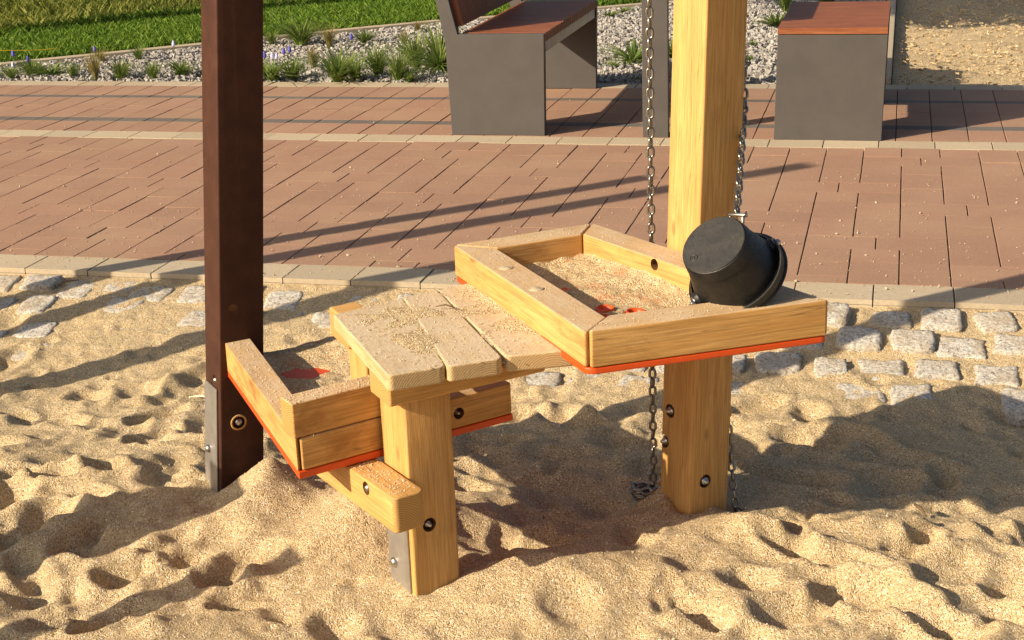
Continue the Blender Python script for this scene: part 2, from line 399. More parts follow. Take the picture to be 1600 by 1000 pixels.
# the footprints and mounds one can point at
bump_(408, 768, .11, .075, .085, .6)
bump_(545, 815, .26, .20, .06, .3); bump_(565, 795, .17, .12, .075, .5, 0.)
bump_(880, 905, .36, .12, .045, .15); bump_(1092, 850, .12, .08, .035, .2); bump_(760, 935, .2, .15, .02)
bump_(870, 760, .30, .16, -.045); bump_(760, 830, .15, .10, -.035); bump_(990, 790, .14, .1, -.02)
bump_(1200, 840, .2, .05, .03, -.3); bump_(1420, 830, .3, .06, .035, .1)
for x, y, sa, sb, d, th in ((1348, 925, .085, .06, .045, -.4), (1255, 868, .10, .03, .04, -.5), (1345, 882, .07, .03, .035, -.5), (1535, 945, .09, .04, .035, -.5), (1470, 975, .08, .035, .03, -.5),
        (15, 772, .05, .05, .045, 0), (95, 747, .055, .035, .045, .3), (168, 735, .05, .04, .05, .3), (142, 783, .05, .032, .045, -.2), (35, 740, .05, .035, .03, .4), (298, 742, .04, .025, .03, 0),
        (45, 925, .05, .045, .04, .8), (200, 900, .06, .045, .05, .6), (85, 975, .055, .04, .04, .7), (290, 880, .05, .05, .03, 1.2), (345, 910, .04, .05, .025, 1.2),
        (30, 648, .04, .03, .03, 0), (105, 660, .045, .04, .035, 0), (235, 700, .05, .03, .03, 0), (730, 740, .05, .03, .025, 0), (735, 710, .09, .05, .03, .4), (1000, 690, .1, .05, .03, .4),
        (1265, 645, .04, .06, .03, 0), (1200, 668, .04, .03, .02, 0), (1340, 655, .03, .04, .02, 0), (890, 655, .07, .04, .03, .3), (830, 640, .06, .04, .03, 0), (1240, 960, .07, .045, .03, .4), (780, 880, .05, .03, .025, -.4), (890, 955, .05, .06, .02, .4), (1440, 835, .035, .025, .03, .3)):
    pit(*toab(W(x, y, -.11 if y < 730 else -.05)), sa, sb, d, th, .3)
def shoe(px, py, th, L=.085, d=.022, z=-.05):
    a, b = toab(W(px, py, z)); k = calm(a, b)
    for off, ra, rb, dd in ((.0, L, L*.42, d), (-L*.55, L*.42, L*.36, d*.45)):
        patch(a+off*math.cos(th), b+off*math.sin(th), ra, rb, th, (lambda q: (lambda r: -q*np.exp(-r**5)+.28*q*np.exp(-((r-1.18)/.2)**2)))(dd*k))
rs = random.Random(21)
for _ in range(46):
    px, py = rs.uniform(-40, 1640), rs.uniform(620, 1000)
    if 420 < px < 760 and py > 720: continue
    shoe(px, py, rs.uniform(.2, 2.6), rs.uniform(.06, .10), rs.uniform(.014, .028), -.11 if py < 730 else -.05)
# smooth 3x3 once and add a little sand ripple noise
Hp = np.pad(H, 1, mode='edge'); H = (Hp[:-2, 1:-1]+Hp[2:, 1:-1]+Hp[1:-1, :-2]+Hp[1:-1, 2:]+2*H)/6
fine = rng.normal(0, 1, H.shape); fp = np.pad(fine, 1, mode='edge'); fine = (fp[:-2, 1:-1]+fp[2:, 1:-1]+fp[1:-1, :-2]+fp[1:-1, 2:]+fp[1:-1, 1:-1])/5
def _oct(cell, amp):
    g_ = rng.normal(0, 1, (int((A1-A0)/cell)+3, int((B1-B0)/cell)+3)); x = (GA-A0)/cell; y = (GB-B0)/cell; i = x.astype(int); j = y.astype(int); u = x-i; v = y-j; u = u*u*(3-2*u); v = v*v*(3-2*v)
    return amp*((g_[i, j]*(1-u)+g_[i+1, j]*u)*(1-v)+(g_[i, j+1]*(1-u)+g_[i+1, j+1]*u)*v)
H += fine*.0014+_oct(.045, .0022)+_oct(.021, .0013)
# the sand meets each post where the photograph shows it
_fit = [(346, 768, -.036), (412, 744, -.036), (402, 750, .022), (650, 932, -.036), (721, 888, -.036), (606, 900, -.03), (560, 800, .03), (480, 805, -.02), (1078, 805, -.05), (1022, 792, -.05), (1128, 806, -.05), (870, 800, -.105), (780, 790, -.085), (980, 800, -.09)]
_fp = [(*toab(W(x, y, z)), z) for x, y, z in _fit]; _rad = .11
_K = np.array([[math.exp(-((p[0]-q[0])**2+(p[1]-q[1])**2)/_rad**2) for q in _fp] for p in _fp])
def _hh(a, b): return H[int(round((a-A0)/DS)), int(round((b-B0)/DS))]
_w = np.linalg.solve(_K+np.eye(len(_fp))*.05, np.array([p[2]-_hh(p[0], p[1]) for p in _fp]))
for q, wt in zip(_fp, _w): patch(q[0], q[1], _rad, _rad, 0, (lambda h: (lambda r: h*np.exp(-r*r)))(wt))
edge = np.clip((GB-4.60)/.17, 0, 1); H = H*(1-edge)+np.minimum(H, -.016)*edge
def sand_h(x, y):
    a, b = x*E1.x+y*E1.y, x*E2.x+y*E2.y
    i = min(max((a-A0)/DS, 0), na-2); j = min(max((b-B0)/DS, 0), nb_-2); i0, j0 = int(i), int(j); u, v = i-i0, j-j0
    return (H[i0, j0]*(1-u)+H[i0+1, j0]*u)*(1-v)+(H[i0, j0+1]*(1-u)+H[i0+1, j0+1]*u)*v
def grid_faces(n, k):
    idx = np.arange(n*k).reshape(n, k); return np.stack([idx[:-1, :-1], idx[1:, :-1], idx[1:, 1:], idx[:-1, 1:]], -1).reshape(-1, 4)
XX = GA*E1.x+GB*E2.x; YY = GA*E1.y+GB*E2.y
sand = big_mesh('sand', np.stack([XX, YY, H], -1).reshape(-1, 3), grid_faces(na, nb_), M['sand'])
tag(sand, 'loose golden sand full of footprints filling the sandpit', kind='structure')
# sand beyond the worked field
def quad_ab(name, a0, a1, b0, b1, z, mat, label=None):
    return sheet(name, [AB(a0, b0, z), AB(a1, b0, z), AB(a1, b1, z), AB(a0, b1, z)], mat, label=label)
quad_ab('sand_floor', -14, 14, -6, 4.76, -.2, M['sand'], 'flat sand of the pit further out')

# ------------------------------------------------------------------ paving
def block_mesh(name, sa, sb, h=.06, ch=.0014, mat=None):
    x, y = sa/2, sb/2; vs_ = []
    for z, i in ((-h, 0), (-ch, 0), (0, ch)):
        vs_ += [(-x+i, -y, z), (x-i, -y, z), (x-i, y, z), (-x+i, y, z)]
    fs = [[8, 9, 10, 11]]
    for r in (0, 4): fs += [[r+k, r+(k+1) % 4, r+4+(k+1) % 4, r+4+k] for k in range(4)]
    me = bpy.data.meshes.new(name); me.from_pydata(vs_, [], fs); me.materials.append(mat); return me
_bm = {}
def get_block(sa, sb, mat, nm):
    k = (round(sa, 4), round(sb, 4), mat.name)
    if k not in _bm: _bm[k] = block_mesh(nm, sa, sb, mat=mat)
    return _bm[k]
ROTP = Matrix(((E1.x, E2.x, 0), (E1.y, E2.y, 0), (0, 0, 1))).to_4x4()
def lay(blocks, parent, nm, limit=300):
    """blocks: (a, b, sa, sb, mat); those in view become parts, the rest one joined part"""
    vis = [q for q in blocks if inframe(AB(q[0], q[1]), 60)]; ids = set(id(q) for q in vis[:0])
    vis.sort(key=lambda q: q[1]); near = vis[:limit]; ids = set(id(q) for q in near)
    for q in near:
        a, b, sa, sb, mt = q
        o = bpy.data.objects.new(nm, get_block(sa, sb, mt, nm))
        mw = Matrix.Translation(AB(a, b, random.gauss(0, .0006))) @ ROTP @ Matrix.Rotation(random.gauss(0, .0035), 4, 'Z') @ Matrix.Rotation(random.gauss(0, .002), 4, 'X') @ Matrix.Rotation(random.gauss(0, .005), 4, 'Y')
        setw(o, parent, mw)
    rest = {}
    for q in blocks:
        if id(q) not in ids: rest.setdefault(q[4].name, []).append(q)
    for mn, qs in rest.items():
        Vs, Fs, off = [], [], 0
        for a, b, sa, sb, mt in qs:
            me = get_block(sa, sb, mt, nm)
            for v in me.vertices: Vs.append((ROTP @ v.co)+AB(a, b, random.gauss(0, .0012)) if False else (ROTP.to_3x3() @ v.co)+AB(a, b))
            for p in me.polygons: Fs.append([off+i for i in p.vertices])
            off += len(me.vertices)
        o = mesh_obj(nm+'_field', Vs, Fs, qs[0][4], parent); tag(o, kind='stuff')
GAP = .0040
PA, PB = -9.0, 5.0
# front paving in its bond: turned pairs on a lattice, columns of long blocks and squares between
U = .0827; UB = .0846; ORG = (-.217, 6.285)
pave = quad_ab('paving', PA, PB, 4.94, 7.063, -.016, M['joint'], 'red block paving between sandpit and benches')
blocks = []
v1, v2 = (4, 6), (6, -4)
rows = {}
for i in range(-60, 61):
    for j in range(-60, 61):
        a = i*4+j*6; b = i*6-j*4
        if -130 < a < 90 and -34 < b < 28:
            rows.setdefault(None, []).append((a, b))
lat = rows[None]
Bmin, Bmax = (4.94-ORG[1])/UB, (7.063-ORG[1])/UB
def add_block(ca, cb, sa, sb, mt=None):
    # a lattice-unit block clipped to the paving band
    lo, hi = max(cb-sb/2, Bmin), min(cb+sb/2, Bmax)
    if hi-lo < .25: return
    blocks.append((ORG[0]+ca*U, ORG[1]+(lo+hi)/2*UB, sa*U-GAP, (hi-lo)*UB-.0008, mt or M['paver']))
for a, b in lat:
    if b+1 > Bmin and b-1 < Bmax:
        add_block(a-1.5, b, 3, 2); add_block(a+1.5, b, 3, 2)
for colu in range(-55, 36):
    ca = colu*2+0                   # column centres lie at even units from lattice points
    hit = sorted(b for a, b in lat if abs(a-ca) <= 2.1)
    for q0, q1 in zip(hit[:-1], hit[1:]):
        gap = q1-q0-2; b = q0+1
        for s in ({8: (3, 3, 2), 4: (2, 2)}.get(gap, ())):
            add_block(ca, b+s/2, 2, s); b += s
blocks = [q for q in blocks if PA < q[0] < PB]
lay(blocks, pave, 'paver')
# far band of the path with two thin grey courses
path = quad_ab('path', PA, PB, 7.225, 8.60, -.016, M['joint'], 'stack bonded red path with two grey courses under the benches')
blocks = []
for lo, hi, mt in ((7.228, 7.492, 'paver'), (7.492, 7.587, 'paver_grey'), (7.587, 7.845, 'paver'), (7.845, 7.935, 'paver'), (7.935, 8.196, 'paver'), (8.196, 8.268, 'paver_grey'), (8.268, 8.60, 'paver')):
    for k in range(-37, 33):
        blocks.append((-2.959+.0825+.1645*(k+0)+0, (lo+hi)/2, .1645-GAP, hi-lo-.0008, M[mt]))
lay([q for q in blocks if PA < q[0] < PB], path, 'paver')
def course(name, label, b0, b1, start, zt=0):
    base = quad_ab(name, PA, PB, b0, b1, -.018, M['joint'], label)
    bl = [(start+.125+.25*k, (b0+b1)/2, .25-GAP, b1-b0-.004, M['kerb']) for k in range(-40, 30)]
    lay([q for q in bl if PA < q[0] < PB], base, 'kerb_stone')
course('kerb', 'pale kerb of concrete blocks along the sandpit edge', KB0, KB1, -.298)
course('dividing_course', 'pale dividing course in front of the benches', 7.063, 7.225, -.322)
course('edging', 'pale edging course between path and gravel bed', 8.60, 8.755, -.45)

# ------------------------------------------------------------------ granite setts on the sandpit slope
PW = 7
def rock_mesh(name, sx, sy, sz, seed, mat, sub=2, rough=.12):
    r = random.Random(seed); bm = bmesh.new(); bmesh.ops.create_cube(bm, size=1)
    bmesh.ops.subdivide_edges(bm, edges=bm.edges, cuts=sub, use_grid_fill=True)
    ph = [r.uniform(0, 6.3) for _ in range(9)]
    for v in bm.verts:
        p = v.co*2; L = (abs(p.x)**PW+abs(p.y)**PW+abs(p.z)**PW)**(1/PW); q = p/max(L, 1e-6)
        k = 1+rough*(math.sin(q.x*3.1+ph[0])*math.sin(q.y*2.7+ph[1])+.6*math.sin(q.z*4+ph[2]+q.x*2))+r.uniform(-rough, rough)*.6
        v.co = Vector((q.x*sx/2*k, q.y*sy/2*k, q.z*sz/2*(1+.35*(k-1)+(r.uniform(-.06, .06) *.5 if sub > 4 else 0))))
    me = bpy.data.meshes.new(name); bm.to_mesh(me); bm.free(); me.materials.append(mat)
    me.polygons.foreach_set('use_smooth', [True]*len(me.polygons)); return me
PW = 14
setts = [rock_mesh('sett', .126+.014*((k*7) % 5-2)/2, .114+.012*((k*3) % 5-2)/2, .10, 40+k, M['granite'], 8, .07) for k in range(10)]
PW = 7
slope = quad_ab('stone_slope', -9, 5, 4.1, 4.765, -.30, M['joint'], 'sloping band of rough granite setts bedded in sand')
SLR = math.atan2(.112, .62)
for row, b in enumerate((4.685, 4.530, 4.375, 4.225)):
    for k in range(-34, 22):
        a = .155*k+(.07 if row % 2 else 0)+random.gauss(0, .008)
        bb = b+random.gauss(0, .008)+.02*math.sin(a*1.3)
        if a < -1.8: bb += random.gauss(0, .012)
        zt = float(slope_z(bb))-.050+random.gauss(.0075, .0055)-(.012 if row == 3 else 0)+(.006 if a > -.5 else -.002)
        if not inframe(AB(a, bb, zt), 150): continue
        o = bpy.data.objects.new('sett', setts[random.randrange(10)])
        mw = Matrix.Translation(AB(a, bb, zt)) @ ROTP @ Matrix.Rotation(-SLR*-1, 4, 'X') @ Matrix.Rotation(random.choice((0, math.pi))+random.gauss(0, .09), 4, 'Z') @ Matrix.Diagonal((random.uniform(.86, 1.1), random.uniform(.86, 1.08), 1, 1))
        setw(o, slope, mw)

# ------------------------------------------------------------------ gravel bed, lawn, second sandpit
LK = [(-9.5, 6.9), (-5.947, 9.346), (-4.825, 10.312), (-3.427, 11.468), (-1.854, 12.573), (3.0, 16.0)]      # lawn edging line in a,b
def lk_b(a): return float(np.interp(a, [p[0] for p in LK], [p[1] for p in LK]))
gv = sheet('gravel_bed', [AB(-9.5, 8.755, -.02), AB(-.10, 8.755, -.02), AB(-.10, lk_b(-.1), -.02)]+[AB(a, b, -.02) for a, b in reversed(LK[1:5])], M['gravel_bed'], label='gravel planting bed between path and lawn')
proto = []
for s in range(6):
    me = rock_mesh('g', 1, .8, .6, 900+s, M['gravel'], 0, .28); proto.append((np.array([v.co[:] for v in me.vertices]), np.array([p.vertices[:] for p in me.polygons]))); bpy.data.meshes.remove(me)
def scatter(name, pts, sizes, mat, protos, parent=None, sm=False):
    Vs, Fs, off = [], [], 0
    for (x, y, z), s in zip(pts, sizes):
        v, f = protos[random.randrange(len(protos))]
        a, b, c = (random.uniform(0, 6.28) for _ in range(3))
        r = np.array((Matrix.Rotation(a, 3, 'Z') @ Matrix.Rotation(b, 3, 'X')))
        Vs.append(v*s@r.T+np.array((x, y, z))); Fs.append(f+off); off += len(v)
    return big_mesh(name, np.concatenate(Vs), np.concatenate(Fs), mat, parent, sm)
pts = []; sz = []
while len(pts) < 24000:
    a = random.uniform(-6.6, -.12); b = random.uniform(8.77, 13.6)
    if b > lk_b(a)-.04: continue
    p = AB(a, b, random.uniform(-.016, .004))
    if not inframe(p, 60): continue
    pts.append(p); sz.append(random.choice((.014, .018, .023, .030)))
o = scatter('gravel', pts, sz, M['gravel'], proto); tag(o, 'loose pale grey gravel covering the planting bed', kind='stuff')
for a, b, s in ((-1.35, 9.15, .075), (-1.25, 10.1, .06), (-1.5, 9.6, .055), (-3.2, 9.9, .06)):
    o = bpy.data.objects.new('stone', rock_mesh('stone', s*1.2, s, s, int(a*-100), M['gravel'], 2, .15)); setw(o, None, Matrix.Translation(AB(a, b, s*.35)))
    tag(o, {-1.35: 'fist sized pale stone in gravel just right of the backrest bench', -1.25: 'pale stone further back in gravel right of bench', -1.5: 'small stone behind the fist sized one in gravel', -3.2: 'pale stone among grasses left of bench'}[a], 'stone', 'larger stones in the gravel')
# lawn edging
for k in range(len(LK)-1):
    p, q = AB(*LK[k]), AB(*LK[k+1]); d = (q-p).normalized(); n = Vector((-d.y, d.x, 0)); L = (q-p).length; cnt = max(1, round(L/1.0))
    if k == 0: edg = empty('lawn_edging', p); tag(edg, 'thin pale concrete edging boards between gravel bed and lawn', 'edging')
    for c in range(cnt):
        s0, s1 = p+d*(L*c/cnt+.003), p+d*(L*(c+1)/cnt-.003)
        prism('edging_board', [s0, s1, s1+n*.085, s0+n*.085], -.2, .012+random.gauss(0, .002), M['kerb'], edg, bevel=.004, seg=1)
# lawn sheet with a shallow swale
LG = 90; aa = np.linspace(-60, 60, 160); tt = np.concatenate([np.linspace(.06, 7, 60), np.linspace(7.6, 120, 30)])
LD = (AB(*LK[4])-AB(*LK[1])).normalized(); LN = Vector((-LD.y, LD.x, 0)); LO = AB(*LK[2])
def lawn_z(s, t): return -.005+.03*np.sin(s*.9+t*.6)*np.clip(t/3, 0, 1)+.02*np.sin(t*2.1+s*.4)*np.clip(t/2, 0, 1)+.012*t*np.clip((t-4)/10, 0, 1)
Vv = [(LO+LD*float(s)+LN*float(t)) + Vector((0, 0, float(lawn_z(s, t)))) for s in aa for t in tt]
lawn = big_mesh('lawn', [v[:] for v in Vv], grid_faces(len(aa), len(tt)), M['lawn']); tag(lawn, 'lawn rising behind the gravel bed', kind='structure')
def blades(name, n, dom, hgt, wid, mat, seed, label, lean=.5):
    r = random.Random(seed); Vs, Fs = [], []; k = 0; tries = 0
    while k < n and tries < n*30:
        tries += 1
        s, t, hs = dom(r)
        b = LO+LD*s+LN*t; b.z = float(lawn_z(s, t))
        if not inframe(b, 50): continue
        h = hgt*r.uniform(.6, 1.3)*hs; an = r.uniform(0, 6.28); wv = Vector((math.cos(an), math.sin(an), 0))*wid; ln = Vector((r.gauss(0, lean), r.gauss(0, lean), 0))*h
        o = len(Vs); Vs += [b-wv, b+wv, b+ln*.35+wv*.7+Vector((0, 0, h*.6)), b+ln+Vector((0, 0, h))]
        Fs.append([o, o+1, o+2, o+3]); k += 1
    o = big_mesh(name, [v[:] for v in Vs], Fs, mat, smooth=False); tag(o, label, kind='stuff'); return o
STRIP = [(-300, 100), (0, 60), (200, 35), (330, 22), (520, 4), (700, -14), (1000, -45)]
def lst(p): d = p-LO; return d.dot(LD), d.dot(LN)
_ss = sorted(lst(W(x, y, 0)) for x, y in STRIP)
def strip_t(s): return float(np.interp(s, [q[0] for q in _ss], [q[1] for q in _ss]))
def in_strip(s, t): return .02 < t-strip_t(s)-.04*math.sin(s*5.3) < .42+.14*math.sin(s*2.3)
def dom_lawn(r):
    while True:
        s, t = r.uniform(-3, 7), r.uniform(.11, 4.5)
        if t < strip_t(s): return s, t, 1.0+.9*math.exp(-((strip_t(s)-t)/.12)**2)
def dom_meadow(r):
    while True:
        s, t = r.uniform(-6, 9), r.uniform(.4, 8.0); e = t-strip_t(s)
        if e > 0 and not (in_strip(s, t) and r.random() > .12): return s, t, r.choice((.5, .8, 1.3))
blades('lawn_grass', 52000, dom_lawn, .05, .005, M['grass'], 3, 'short bright green grass of the lawn')
blades('meadow_grass', 36000, dom_meadow, .07, .005, M['rough_grass'], 4, 'longer yellowish grass behind the mown lawn')
# bare strip at the edge of the mown part, a hand lower than the turf
P_ = []
for s_ in np.linspace(-6, 9, 60):
    s_ = float(s_); t = strip_t(s_)-.03; P_.append([LO+LD*s_+LN*t+Vector((0, 0, float(lawn_z(s_, t))+.004)), LO+LD*s_+LN*(t+.55)+Vector((0, 0, float(lawn_z(s_, t+.55))+.004))])
Vv = [p for q in P_ for p in q]
o = mesh_obj('soil_strip', Vv, [[2*i, 2*i+1, 2*i+3, 2*i+2] for i in range(len(P_)-1)], M['lawn_dry']); tag(o, 'strip of bare soil and dead grass across the lawn', kind='structure')
vs_, fs = tube_mesh([LO+LD*s+LN*(.32+.05*math.sin(s*2))+Vector((0, 0, .05+.012*math.sin(s*7))) for s in np.linspace(-3.0, -1.0, 30)], .003, 6)
o = mesh_obj('marking_cord', vs_, fs, M['yellow'], smooth=True); tag(o, 'thin yellow cord lying along the lawn edge', 'cord')
# second sandpit on the right
pn, pk = 150, 120; pa = np.linspace(-.03, 6, pn); pb = np.linspace(8.76, 14, pk); PAa, PBb = np.meshgrid(pa, pb, indexing='ij')
hz = rng.normal(0, 1, (pn, pk)); 
for _ in range(2):
    hp = np.pad(hz, 1, mode='edge'); hz = (hp[:-2, 1:-1]+hp[2:, 1:-1]+hp[1:-1, :-2]+hp[1:-1, 2:]+hz)/5
hz = -.035+hz*.018+.02*np.sin(PAa*4)*np.sin(PBb*3.1)
o = big_mesh('far_sand', np.stack([PAa*E1.x+PBb*E2.x, PAa*E1.y+PBb*E2.y, hz], -1).reshape(-1, 3), grid_faces(pn, pk), M['chip_sand']); tag(o, 'coarse tan sand of the second pit behind the path', kind='structure')
chip = []
for s in range(4):
    chip.append((np.array([(-.5, -.2, -.1), (.5, -.25, -.1), (.5, .2, -.1), (-.5, .25, -.1), (-.45, -.15, .1), (.45, -.2, .1), (.4, .18, .12), (-.5, .2, .08)])*(1+.2*rng.normal(0, 1, (8, 3))), np.array([(0, 3, 2, 1), (4, 5, 6, 7), (0, 1, 5, 4), (1, 2, 6, 5), (2, 3, 7, 6), (3, 0, 4, 7)])))
pts = []
while len(pts) < 1500:
    a, b = random.uniform(0, 2.6), random.uniform(8.8, 13.2); p = AB(a, b, -.025+random.uniform(-.01, .02))
    if inframe(p, 50): pts.append(p)
o = scatter('sand_lumps', pts, [random.uniform(.010, .030) for _ in pts], M['chip_sand'], chip); tag(o, 'small clods and chips lying on the second pit', kind='stuff')
o = prism('pit_edging', [AB(-.10, 8.756), AB(-.035, 8.756), AB(-.035, 16), AB(-.10, 16)], -.3, .035, M['kerb'], bevel=.004, seg=1); tag(o, 'long pale edging board between gravel bed and second sandpit', 'edging')

# ------------------------------------------------------------------ weeds and flowers in the gravel
def tuft_mesh(name, n, h, spread, seed, mat, wid=.006):
    r = random.Random(seed); Vs, Fs = [], []
    for _ in range(n):
        an = r.uniform(0, 6.28); d = Vector((math.cos(an), math.sin(an), 0)); sd_ = Vector((-d.y, d.x, 0)); L = h*r.uniform(.5, 1.1); bend = spread*r.uniform(.2, 1.2)
        b = d*r.uniform(0, .25*spread)*.5*h; o = len(Vs); w0 = wid*r.uniform(.6, 1.2)
        for i in range(4):
            u = i/3; p = b+d*(bend*h*u**1.7)+Vector((0, 0, L*(u-.35*bend*u*u))); ww = w0*(1-u*.85)
            Vs += [p-sd_*ww, p+sd_*ww]
        Fs += [[o+2*i, o+2*i+1, o+2*i+3, o+2*i+2] for i in range(3)]
    me = bpy.data.meshes.new(name); me.from_pydata(Vs, [], Fs); me.materials.append(mat); return me
def tuft_variants(nm, mat, n, spread, wid): return [tuft_mesh(nm, n, 1.0, spread, 70+k, mat, wid) for k in range(3)]
TG = tuft_variants('grass_tuft', M['weed'], 190, .75, .022); TD = tuft_variants('dry_tuft', M['weed_dry'], 130, .5, .018); TR = tuft_variants('leafy_weed', M['weed'], 75, 1.2, .06)
tufts = [  # px, py of the foot, height in px, kind, label
 (18, 122, 26, 'g', 'low green tuft at the left edge of the photo by the pale edging'), (48, 117, 30, 'g', 'green tuft with blue flowers second from the left edge'), (78, 118, 24, 'r', 'leafy weed third from the left edge'), (112, 121, 24, 'g', 'thin tuft left of the bushy dark one'),
 (150, 124, 38, 'd', 'yellowish tuft just left of the bushy dark green one'), (188, 123, 46, 'g', 'bushy dark green tuft midway between left edge and dark post'), (240, 124, 30, 'g', 'narrow tuft right of the bushy dark one'), (282, 119, 26, 'r', 'rosette weed close to the left of the dark post'), (158, 97, 26, 'd', 'pale thin tuft behind in the gravel near the lawn edging'), (218, 94, 22, 'g', 'low tuft by the lawn edging left of dark post'),
 (424, 70, 30, 'g', 'tuft against the lawn edging just right of the dark post'), (470, 71, 40, 'g', 'upright grass tuft in front of the lawn edging'), (516, 76, 40, 'd', 'straw coloured tuft in mid gravel'), (571, 68, 30, 'g', 'tuft at the lawn edging above the bushy clump'), (634, 70, 28, 'd', 'thin upright tuft in open gravel left of bench'), (653, 49, 24, 'd', 'smallest tuft at the lawn edging near the bench back'),
 (425, 126, 40, 'r', 'broad weed with blue flowers right of the dark post'), (458, 125, 40, 'g', 'green clump second right of the dark post'), (490, 108, 55, 'd', 'tall yellow tuft in the middle of the gravel'), (528, 127, 44, 'g', 'clump at the pale edging below the yellow tuft'), (560, 126, 46, 'g', 'dense clump at edging, left half of bushy group'), (592, 119, 54, 'g', 'biggest dark bushy clump left of the bench'), (622, 127, 44, 'g', 'clump at edging right of the biggest one'), (650, 106, 58, 'g', 'tall tuft one step left of the bench panel'), (688, 108, 56, 'g', 'tall tuft touching the bench panel'), (640, 128, 24, 'r', 'low weed at the edging near bench panel'),
 (990, 98, 34, 'r', 'broad green weed between bench and table leg'), (952, 27, 14, 'r', 'small weed high in gravel right of bench seat'), (975, 20, 14, 'r', 'small weed next to the lawn edging right of bench seat'), (958, 104, 10, 'r', 'tiny weed low right of bench'), (1215, 42, 40, 'r', 'weed beside the far left corner of the backless bench'), (1226, 18, 40, 'g', 'dark weed behind the backless bench'), (1296, 8, 30, 'r', 'weed behind the middle of the backless bench'), (1176, 72, 14, 'r', 'small weed right of the timber post'), (1172, 95, 10, 'r', 'tiny weed low right of the timber post'), (996, 128, 10, 'g', 'tiny tuft at edging left of the table leg'), (1050, 92, 36, 'g', 'weed peeping out right of the grey table leg')]
for i, (x, y, h, kd, lb) in enumerate(tufts):
    p = W(x, y, -.005); c = PX(p)[2]; hh = h*c/F_PX*1.15*(.85+.3*((i*7) % 5)/4)
    me = {'g': TG, 'd': TD, 'r': TR}[kd][i % 3]
    o = bpy.data.objects.new({'g': 'grass_tuft', 'd': 'dry_grass_tuft', 'r': 'leafy_weed'}[kd], me)
    wd = {'g': 1.15, 'd': .9, 'r': 1.0}[kd]
    _rw = random.Random(i*13+1); setw(o, None, Matrix.Translation(p) @ Matrix.Rotation(i*1.7, 4, 'Z') @ Matrix.Rotation(_rw.gauss(0, .16), 4, 'X') @ Matrix.Diagonal((hh*wd*_rw.uniform(.7, 1.7), hh*wd*_rw.uniform(.7, 1.5), hh*_rw.uniform(.7, 1.1), 1)))
    tag(o, lb, 'plant', 'weeds growing in the gravel bed')
def flower_mesh(mat):
    vs_, fs = tube_mesh([(0, 0, 0), (.004, 0, .07)], .002, 5); k = len(vs_); vv, ff = lathe([(.001, .06), (.011, .068), (.013, .08), (.009, .098), (.001, .108)], 8)
    me = bpy.data.meshes.new('flower'); me.from_pydata(vs_+vv, [], fs+[[i+k for i in f] for f in ff]); me.materials.append(M['weed']); me.materials.append(mat)
    for p in me.polygons[len(fs):]: p.material_index = 1
    return me
FB, FP = flower_mesh(M['flower']), flower_mesh(M['flower_pale'])
for x, y, pl, lb in ((23, 103, 0, 'blue grape hyacinth nearest the left photo edge'), (23, 122, 1, 'pale hyacinth nearest the left photo edge'), (46, 112, 0, 'blue grape hyacinth second from the left photo edge'), (415, 106, 0, 'blue grape hyacinth touching the dark post outline'), (427, 108, 1, 'left one of the two pale hyacinths right of dark post'), (434, 108, 1, 'right one of the two pale hyacinths by dark post'), (445, 100, 0, 'small blue hyacinth right of the pale pair'), (454, 97, 0, 'blue hyacinth further right of the pale pair'), (550, 76, 0, 'lone blue hyacinth in the open gravel'), (150, 96, 0, 'blue hyacinth behind the yellowish tuft'), (273, 87, 1, 'pale hyacinth near lawn edging left of dark post')):
    o = bpy.data.objects.new('grape_hyacinth', FP if pl else FB); setw(o, None, Matrix.Translation(W(x, y, -.01)) @ Matrix.Rotation(x, 4, 'Z')); tag(o, lb, 'flower', 'hyacinths in the gravel bed')

# ------------------------------------------------------------------ benches and table
def ab_prism(name, ab, z0, z1, mat, parent, axis=None, bevel=.003, seg=2): return prism(name, [AB(*q) for q in ab], z0, z1, mat, parent, axis, bevel, seg)
def side_panel(name, outline, b0, b1, parent):
    n = len(outline); vs_ = [AB(a, b0, z) for a, z in outline]+[AB(a, b1, z) for a, z in outline]
    fs = [list(range(n)), list(range(n, 2*n))]+[[i, (i+1) % n, n+(i+1) % n, n+i] for i in range(n)]
    return mesh_obj(name, vs_, fs, M['bench_grey'], parent, bevel=.003, seg=2)
def slats(parent, a0, a1, b0, b1, z0, z1, n, nm='slat'):
    L = (b1-b0)/n; sh = None
    for k in range(n):
        c = AB((a0+a1)/2, b0+L*(k+.5), (z0+z1)/2)
        if sh is None:
            x, y, z = (a1-a0)/2, L/2-.0042, (z1-z0)/2
            sh = bpy.data.meshes.new(nm); sh.from_pydata([(i*x, j*y, q*z) for q in (-1, 1) for i, j in ((-1, -1), (1, -1), (1, 1), (-1, 1))], [], [[3, 2, 1, 0], [4, 5, 6, 7]]+[[i, (i+1) % 4, 4+(i+1) % 4, 4+i] for i in range(4)]); sh.materials.append(M['bench_wood'])
        o = bpy.data.objects.new(nm, sh); setw(o, parent, Matrix.Translation(c) @ ROTP)
b1e = empty('park_bench', AB(-1.9, 7.9)); tag(b1e, 'grey metal bench with leaning backrest and reddish wood slats', 'bench')
outl = [(-2.137, 0), (-1.665, 0), (-1.655, .495), (-2.085, .495), (-2.185, .93), (-2.235, .93), (-2.150, .45)]
pn_ = side_panel('side_panel', outl, 7.235, 7.275, b1e); side_panel('side_panel', outl, 8.575, 8.615, b1e)
slats(b1e, -2.072, -1.657, 7.278, 8.572, .455, .497, 26)
ab_prism('seat_rail', [(-1.690, 7.276), (-1.664, 7.276), (-1.664, 8.574), (-1.690, 8.574)], .400, .452, M['bracket'], b1e)
ab_prism('seat_rail', [(-2.06, 7.276), (-2.03, 7.276), (-2.03, 8.574), (-2.06, 8.574)], .400, .452, M['bracket'], b1e)
